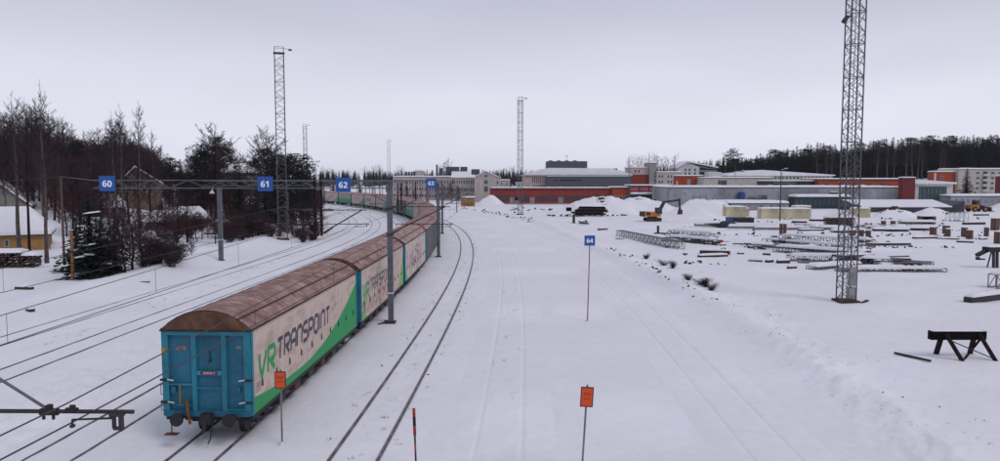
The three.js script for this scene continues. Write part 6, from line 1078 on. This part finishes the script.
{ // tangle of saplings and brush that fills the wood
  const R = rng(404), g = mergeGeometries([KIND.twiggy[0].crown, KIND.twiggy[0].trunk]), spots = [];
  for (let k = 0; k < 250; k++) { const b = -40 + R() * 200, d = 112 + R() * 140; if (!(b > 108 && b < 166 && d < 152) && !(b < 32 && d < 130)) spots.push([b, d, 0.45 + R() * 0.55]); }
  for (let k = 0; k < 80; k++) { const b = 160 + R() * 160, d = 150 + R() * 75; spots.push([b, d, 0.35 + R() * 0.4]); }
  const im = new THREE.InstancedMesh(g, M.twigRed, spots.length), m4 = new THREE.Matrix4();
  spots.forEach(([b, d, s], i) => { const x = SX(b, d); m4.compose(new THREE.Vector3(x, groundAt(x, d), -d), new THREE.Quaternion().setFromAxisAngle(new THREE.Vector3(0, 1, 0), R() * 6), new THREE.Vector3(s * 1.3, s, s * 1.3)); im.setMatrixAt(i, m4); });
  im.name = 'wood_undergrowth'; im.castShadow = im.receiveShadow = true; tag(im, 'dense leafless brush and saplings filling the left wood', 'undergrowth', null, 'stuff'); scene.add(im);
}
// single trees that stand out
const stand = (kind, b, d, top, label, o) => { const x = SX(b, d); return plant(kind, x, d, SY(top, d) - groundAt(x, d), label, undefined, o); };
stand('birch', 44, 78, 100, 'tall birch with a pale trunk right of the yellow house', { variant: 1, wide: 0.8 }); stand('birch', 18, 84, 108, 'tall birch leaning over the roof of the yellow house', { variant: 2 }); stand('birch', 27, 80, 112, 'slim tree in front of the yellow house wall', { variant: 0, wide: 0.7, bark: M.bark });
stand('birch', 116, 112, 122, 'tall birch with a pale trunk just right of sign 60', { variant: 3, wide: 0.8 }); stand('birch', 122.5, 118, 116, 'thin pale birch behind sign 60, tallest there', { variant: 1, wide: 0.7 }); stand('bare', 128, 128, 168, 'leafless garden tree in front of the tan house wall', { variant: 1, wide: 1.2 }); stand('bare', 151, 134, 162, 'leafless garden tree at the right corner of the tan house', { variant: 2, wide: 1.1 }); stand('birch', 139, 122, 114, 'slender birch towering over the tan house', { variant: 2, wide: 0.75 }); stand('birch', 155.5, 130, 137, 'thin birch at the end of the left wood', { variant: 0, wide: 0.7 });
stand('bare', 216, 140, 133, 'broad leafless tree rising above the second portal mast', { variant: 2, wide: 1.25 }); stand('bare', 266, 132, 136, 'broad leafless tree behind sign 61', { variant: 1, wide: 1.15 }); stand('bare', 186, 104, 188, 'dark forked bare tree in front of the ochre cottage', { variant: 0, wide: 1.3 }); stand('pine', 204, 136, 146, 'dense dark pine left of the broad leafless tree', { variant: 3 });
stand('pine', 292, 118, 155, 'dark pine right of sign 61', { variant: 2, wide: 1.15 }); stand('pine', 302, 124, 158, 'dark ragged pine right of the lattice mast', { variant: 1, wide: 1.3 }); stand('pine', 281, 122, 156, 'dark pine directly behind the left lattice mast', { variant: 0, wide: 1.1 }); stand('spruce', 240, 134, 160, 'dense dark spruce left of sign 61', { variant: 2, wide: 1.3 });
{
  const s1 = stand('spruce', 88, 67, 190, 'big dark spruce with snow on its boughs beside the wooden post', { variant: 1, wide: 1.75 }), R = rng(6);
  for (let k = 0; k < 16; k++) { const a = R() * 6.28, t = 0.15 + R() * 0.6, r = 1.6 * (1 - t) * (0.5 + R() * 0.5); const m = part('snow_clump', snowSlab(0.5 + R() * 0.8, 0.5 + R() * 0.6, 0.2, k + 1, 5), M.snowRoof, s1); m.position.set(Math.cos(a) * r, t * 13, Math.sin(a) * r); m.rotation.set((R() - 0.5) * 0.5, R() * 3, (R() - 0.5) * 0.5); }
  stand('spruce', 99, 70, 210, 'smaller dark spruce touching the big snowy one', { variant: 0, wide: 1.9 }); stand('spruce', 74, 72, 216, 'low dark spruce left of the big snowy one', { variant: 3, wide: 2.0 }); stand('spruce', 113, 71, 208, 'dark spruce under sign 60', { variant: 2, wide: 1.6 }); stand('twiggy', 130, 72, 212, 'dense dark thicket tree right of the spruces', { variant: 1, wide: 1.5 }); stand('twiggy', 140, 76, 220, 'reddish thicket tree at the right end of the spruce group', { variant: 2, wide: 1.4 }); stand('twiggy', 106, 68, 228, 'low dark thicket in front of the spruces', { variant: 0, wide: 1.5, leaf: M.twig });
  stand('twiggy', 122, 68, 222, 'tangled dark thicket between two spruces', { variant: 1, wide: 1.4, leaf: M.twig });
}
{ const R = rng(33); for (let k = 0; k < 11; k++) { const b = 148 + k * 6.4 + R() * 4, d = 101 + R() * 12, x = SX(b, d); if (Math.abs(b - 186) > 4) plant('twiggy', x, d, SY(203 + R() * 14, d) - groundAt(x, d), 'bare bushy tree screening the cottages left of the second portal mast', 'bushy trees before the cottages', { wide: 1.1 + R() * 0.5 }); } }
stand('twiggy', 190, 84, 236, 'small bare sapling in the open snow left of the portal mast', { variant: 0, wide: 1.1 });
stand('bare', 252, 112, 190, 'bare tree beside the left lattice mast, thin and dark', { variant: 3 }); stand('twiggy', 316, 140, 196, 'reddish twiggy tree at the right end of the thicket', { variant: 2, wide: 1.4 });
// far bare trees and garden trees
{
  const R = rng(91), far = 'bare trees far behind the bend', sch = 'bare trees before the school';
  for (let b = 318; b < 396; b += 4.6) { const d = 340 + R() * 60; plant(R() < 0.25 ? 'spruce' : 'fine', SX(b + R() * 3, d), d, SY(167 + R() * 9, d) - groundAt(SX(b, d), d), 'small distant tree on the skyline behind the bend', far, {}); }
  for (let b = 398; b < 462; b += 7.5) { const d = 262 + R() * 20; plant(R() < 0.6 ? 'fine' : 'twiggy', SX(b + R() * 3, d), d, SY(179 + R() * 12, d), 'bare purplish tree standing before the beige school', sch, { leaf: M.twigRed }); }
  for (const [b, t] of [[380, 166], [374, 168], [400, 167], [444, 163], [448, 162], [439, 166]]) plant('fine', SX(b, 350), 350, SY(t, 350), 'thin bare tree rising behind the school roofs', 'thin trees behind the school', {});
  for (let b = 626; b < 674; b += 5) { const d = 400 + R() * 20; plant('fine', SX(b + R() * 3, d), d, SY(155 + R() * 7, d) - groundAt(SX(b, d), d), 'bare tree rising behind the beige stair tower', 'bare trees behind the beige blocks', {}); }
  for (let b = 500; b < 527; b += 3.4) { const d = 420 + R() * 40; plant(b % 2 < 1 ? 'spruce' : 'bare', SX(b, d), d, SY(168 + R() * 7, d) - groundAt(SX(b, d), d), 'distant dark tree between the school and the hall', 'distant trees behind the red building', {}); }
}
// --- forest on the right rise
const skyR = [[716, 168], [724, 160], [732, 158], [742, 160], [752, 157], [768, 152], [785, 150], [800, 147], [815, 145], [830, 147], [850, 146], [880, 141], [900, 139], [920, 137], [940, 138], [960, 137], [985, 137], [1010, 136], [1060, 135]];
{
  const at = (b) => { for (let i = 0; i + 1 < skyR.length; i++) if (b <= skyR[i + 1][0]) return lerp(skyR[i][1], skyR[i + 1][1], (b - skyR[i][0]) / (skyR[i + 1][0] - skyR[i][0])); return 136; }, R = rng(55), grp = 'dark conifers of the forest on the right';
  let n = 0;
  for (const [d0, st, drop] of [[442, 3.3, 0], [430, 3.5, 4], [420, 3.7, 9]]) for (let b = d0 === 442 ? 716 : 722; b < 1046; b += st) { const d = d0 + R() * 10, x = SX(b + R() * 2, d), g = groundAt(x, d), h = clamp(SY(at(b) + drop + R() * 5 - 1.5, d) - g, 6, 26), kind = R() < 0.3 ? 'pine' : 'spruce'; plant(kind, x, d, h * (kind === 'spruce' ? 1.06 : 1), 'dark conifer in the dense forest along the right skyline', grp, { wide: 1.15 + R() * 0.5, leaf: R() < 0.5 ? M.needleBlue : undefined, name: 'forest_conifer' }); n++; }
  for (const [b, t] of [[816, 150], [826, 152], [831, 148], [876, 148], [886, 146], [893, 150], [905, 146], [911, 144], [917, 143], [921, 146], [939, 147], [943, 150], [855, 150]]) plant('birch', SX(b, 408), 408, SY(t, 408) - groundAt(SX(b, 408), 408), 'pale bare birch in front of the dark forest', 'bare birches at the forest edge', { leaf: M.twig, wide: 1.2 });
  // the wood behind the first ranks and round the horizon reads as one mass
  const base = mergeGeometries([KIND.spruce[0].crown, KIND.spruce[0].trunk]), spots = [];
  for (let k = 0; k < 900; k++) { const b = 730 + R() * 420, d = 456 + R() * 60, x = SX(b, d); spots.push([x, groundAt(x, d), d, (SY(at(Math.min(b, 1055)) + 6, 450) - groundAt(x, 450)) / 13 * (0.75 + R() * 0.25)]); }
  for (let k = 0; k < 1500; k++) { const a = (R() - 0.5) * 1.7, r = 620 + R() * 260, x = Math.sin(a) * r, d = Math.cos(a) * r; spots.push([x, groundAt(x, d), d, 0.75 + R() * 0.35]); }
  const im = new THREE.InstancedMesh(base, M.needleBlue, spots.length), m4 = new THREE.Matrix4(); spots.forEach(([x, y, d, s], i) => { m4.compose(new THREE.Vector3(x, y, -d), new THREE.Quaternion().setFromAxisAngle(new THREE.Vector3(0, 1, 0), R() * 6), new THREE.Vector3(s * 1.4, s, s * 1.4)); im.setMatrixAt(i, m4); });
  im.name = 'distant_forest'; im.castShadow = im.receiveShadow = true; tag(im, 'distant dark forest along the horizon', 'forest', null, 'stuff'); scene.add(im);
}
plant('pine', SX(733, 380), 380, SY(151, 380) - groundAt(SX(733, 380), 380), 'tall round topped pine at the left end of the right forest', undefined, { variant: 1, wide: 1.4 });
plant('spruce', SX(966, 300), 300, SY(168, 300), 'dark conifer in front of the cream apartment house', undefined, { variant: 2, wide: 1.8 });
// --- shrubs
{
  const geos = [shrub(1, { r: 0.02, stems: 22 }), shrub(2, { W: 2.2, r: 0.02, stems: 22 }), shrub(3, { H: 2.4, stems: 26, r: 0.02 })], R = rng(17);
  const bush = (x, d, h, label, group, m = M.twigRed, dense = 1.3) => { const o = part('bare_shrub', geos[Math.floor(R() * 3)], m); o.position.set(x, groundAt(x, d), -d); o.scale.set(h / 2 * dense, h / 2, h / 2 * dense); o.rotation.y = R() * 6; tag(o, label, 'shrub', group); };
  for (const [b, r] of [[224, 237], [229, 238], [233, 238.5], [226, 239]]) { const d = 722 * 9.2 / (r - 179); bush(SX(b, d), d, 2.4, 'dark red dense shrub right of the second portal mast', 'dark red shrubs by the second portal mast', M.twigRed, 1.6); }
  for (let k = 0; k < 44; k++) { const b = 146 + R() * 172, d = 104 + R() * 30; bush(SX(b, d), d, 1.2 + R() * 1.7, 'bare twiggy shrub along the garden edge left of the tracks', 'shrubs along the left garden edge', R() < 0.5 ? M.twig : M.twigRed, 1.5); }
  for (let k = 0; k < 12; k++) { const b = 96 + R() * 80, d = 70 + R() * 14; bush(SX(b, d), d, 1.2 + R() * 1.3, 'twiggy shrub at the foot of the spruces', 'shrubs around the spruces', M.twig, 1.5); }
  [[16.83, 82.8, 'dead brown weed clump below the long girder, farthest of the row'], [17.6, 77, 'dead brown weed clump, second farthest of the row'], [17.9, 74.4, 'dead brown weed clump next to the second farthest'], [17.15, 65.2, 'large dead brown weed clump in the middle of the row'], [17.5, 62.4, 'largest dead brown weed clump'], [17.6, 61.2, 'dead brown weed clump touching the largest one'], [17.4, 59, 'dead brown weed clump, nearest of the row']].forEach(([x, d, lab], k) => { for (let q = 0; q < 1; q++) { const o = part('dead_weeds', geos[k % 3], M.weed); o.position.set(x, groundAt(x, d) - 0.05, -d); o.scale.set(0.5, 0.3, 0.5); o.rotation.y = k; tag(o, lab, 'weeds', 'dead weed clumps right of sign 64'); } });
}
scene.fog = new THREE.FogExp2(0xdfe1ea, 0.00008);
renderer.render(scene, camera);
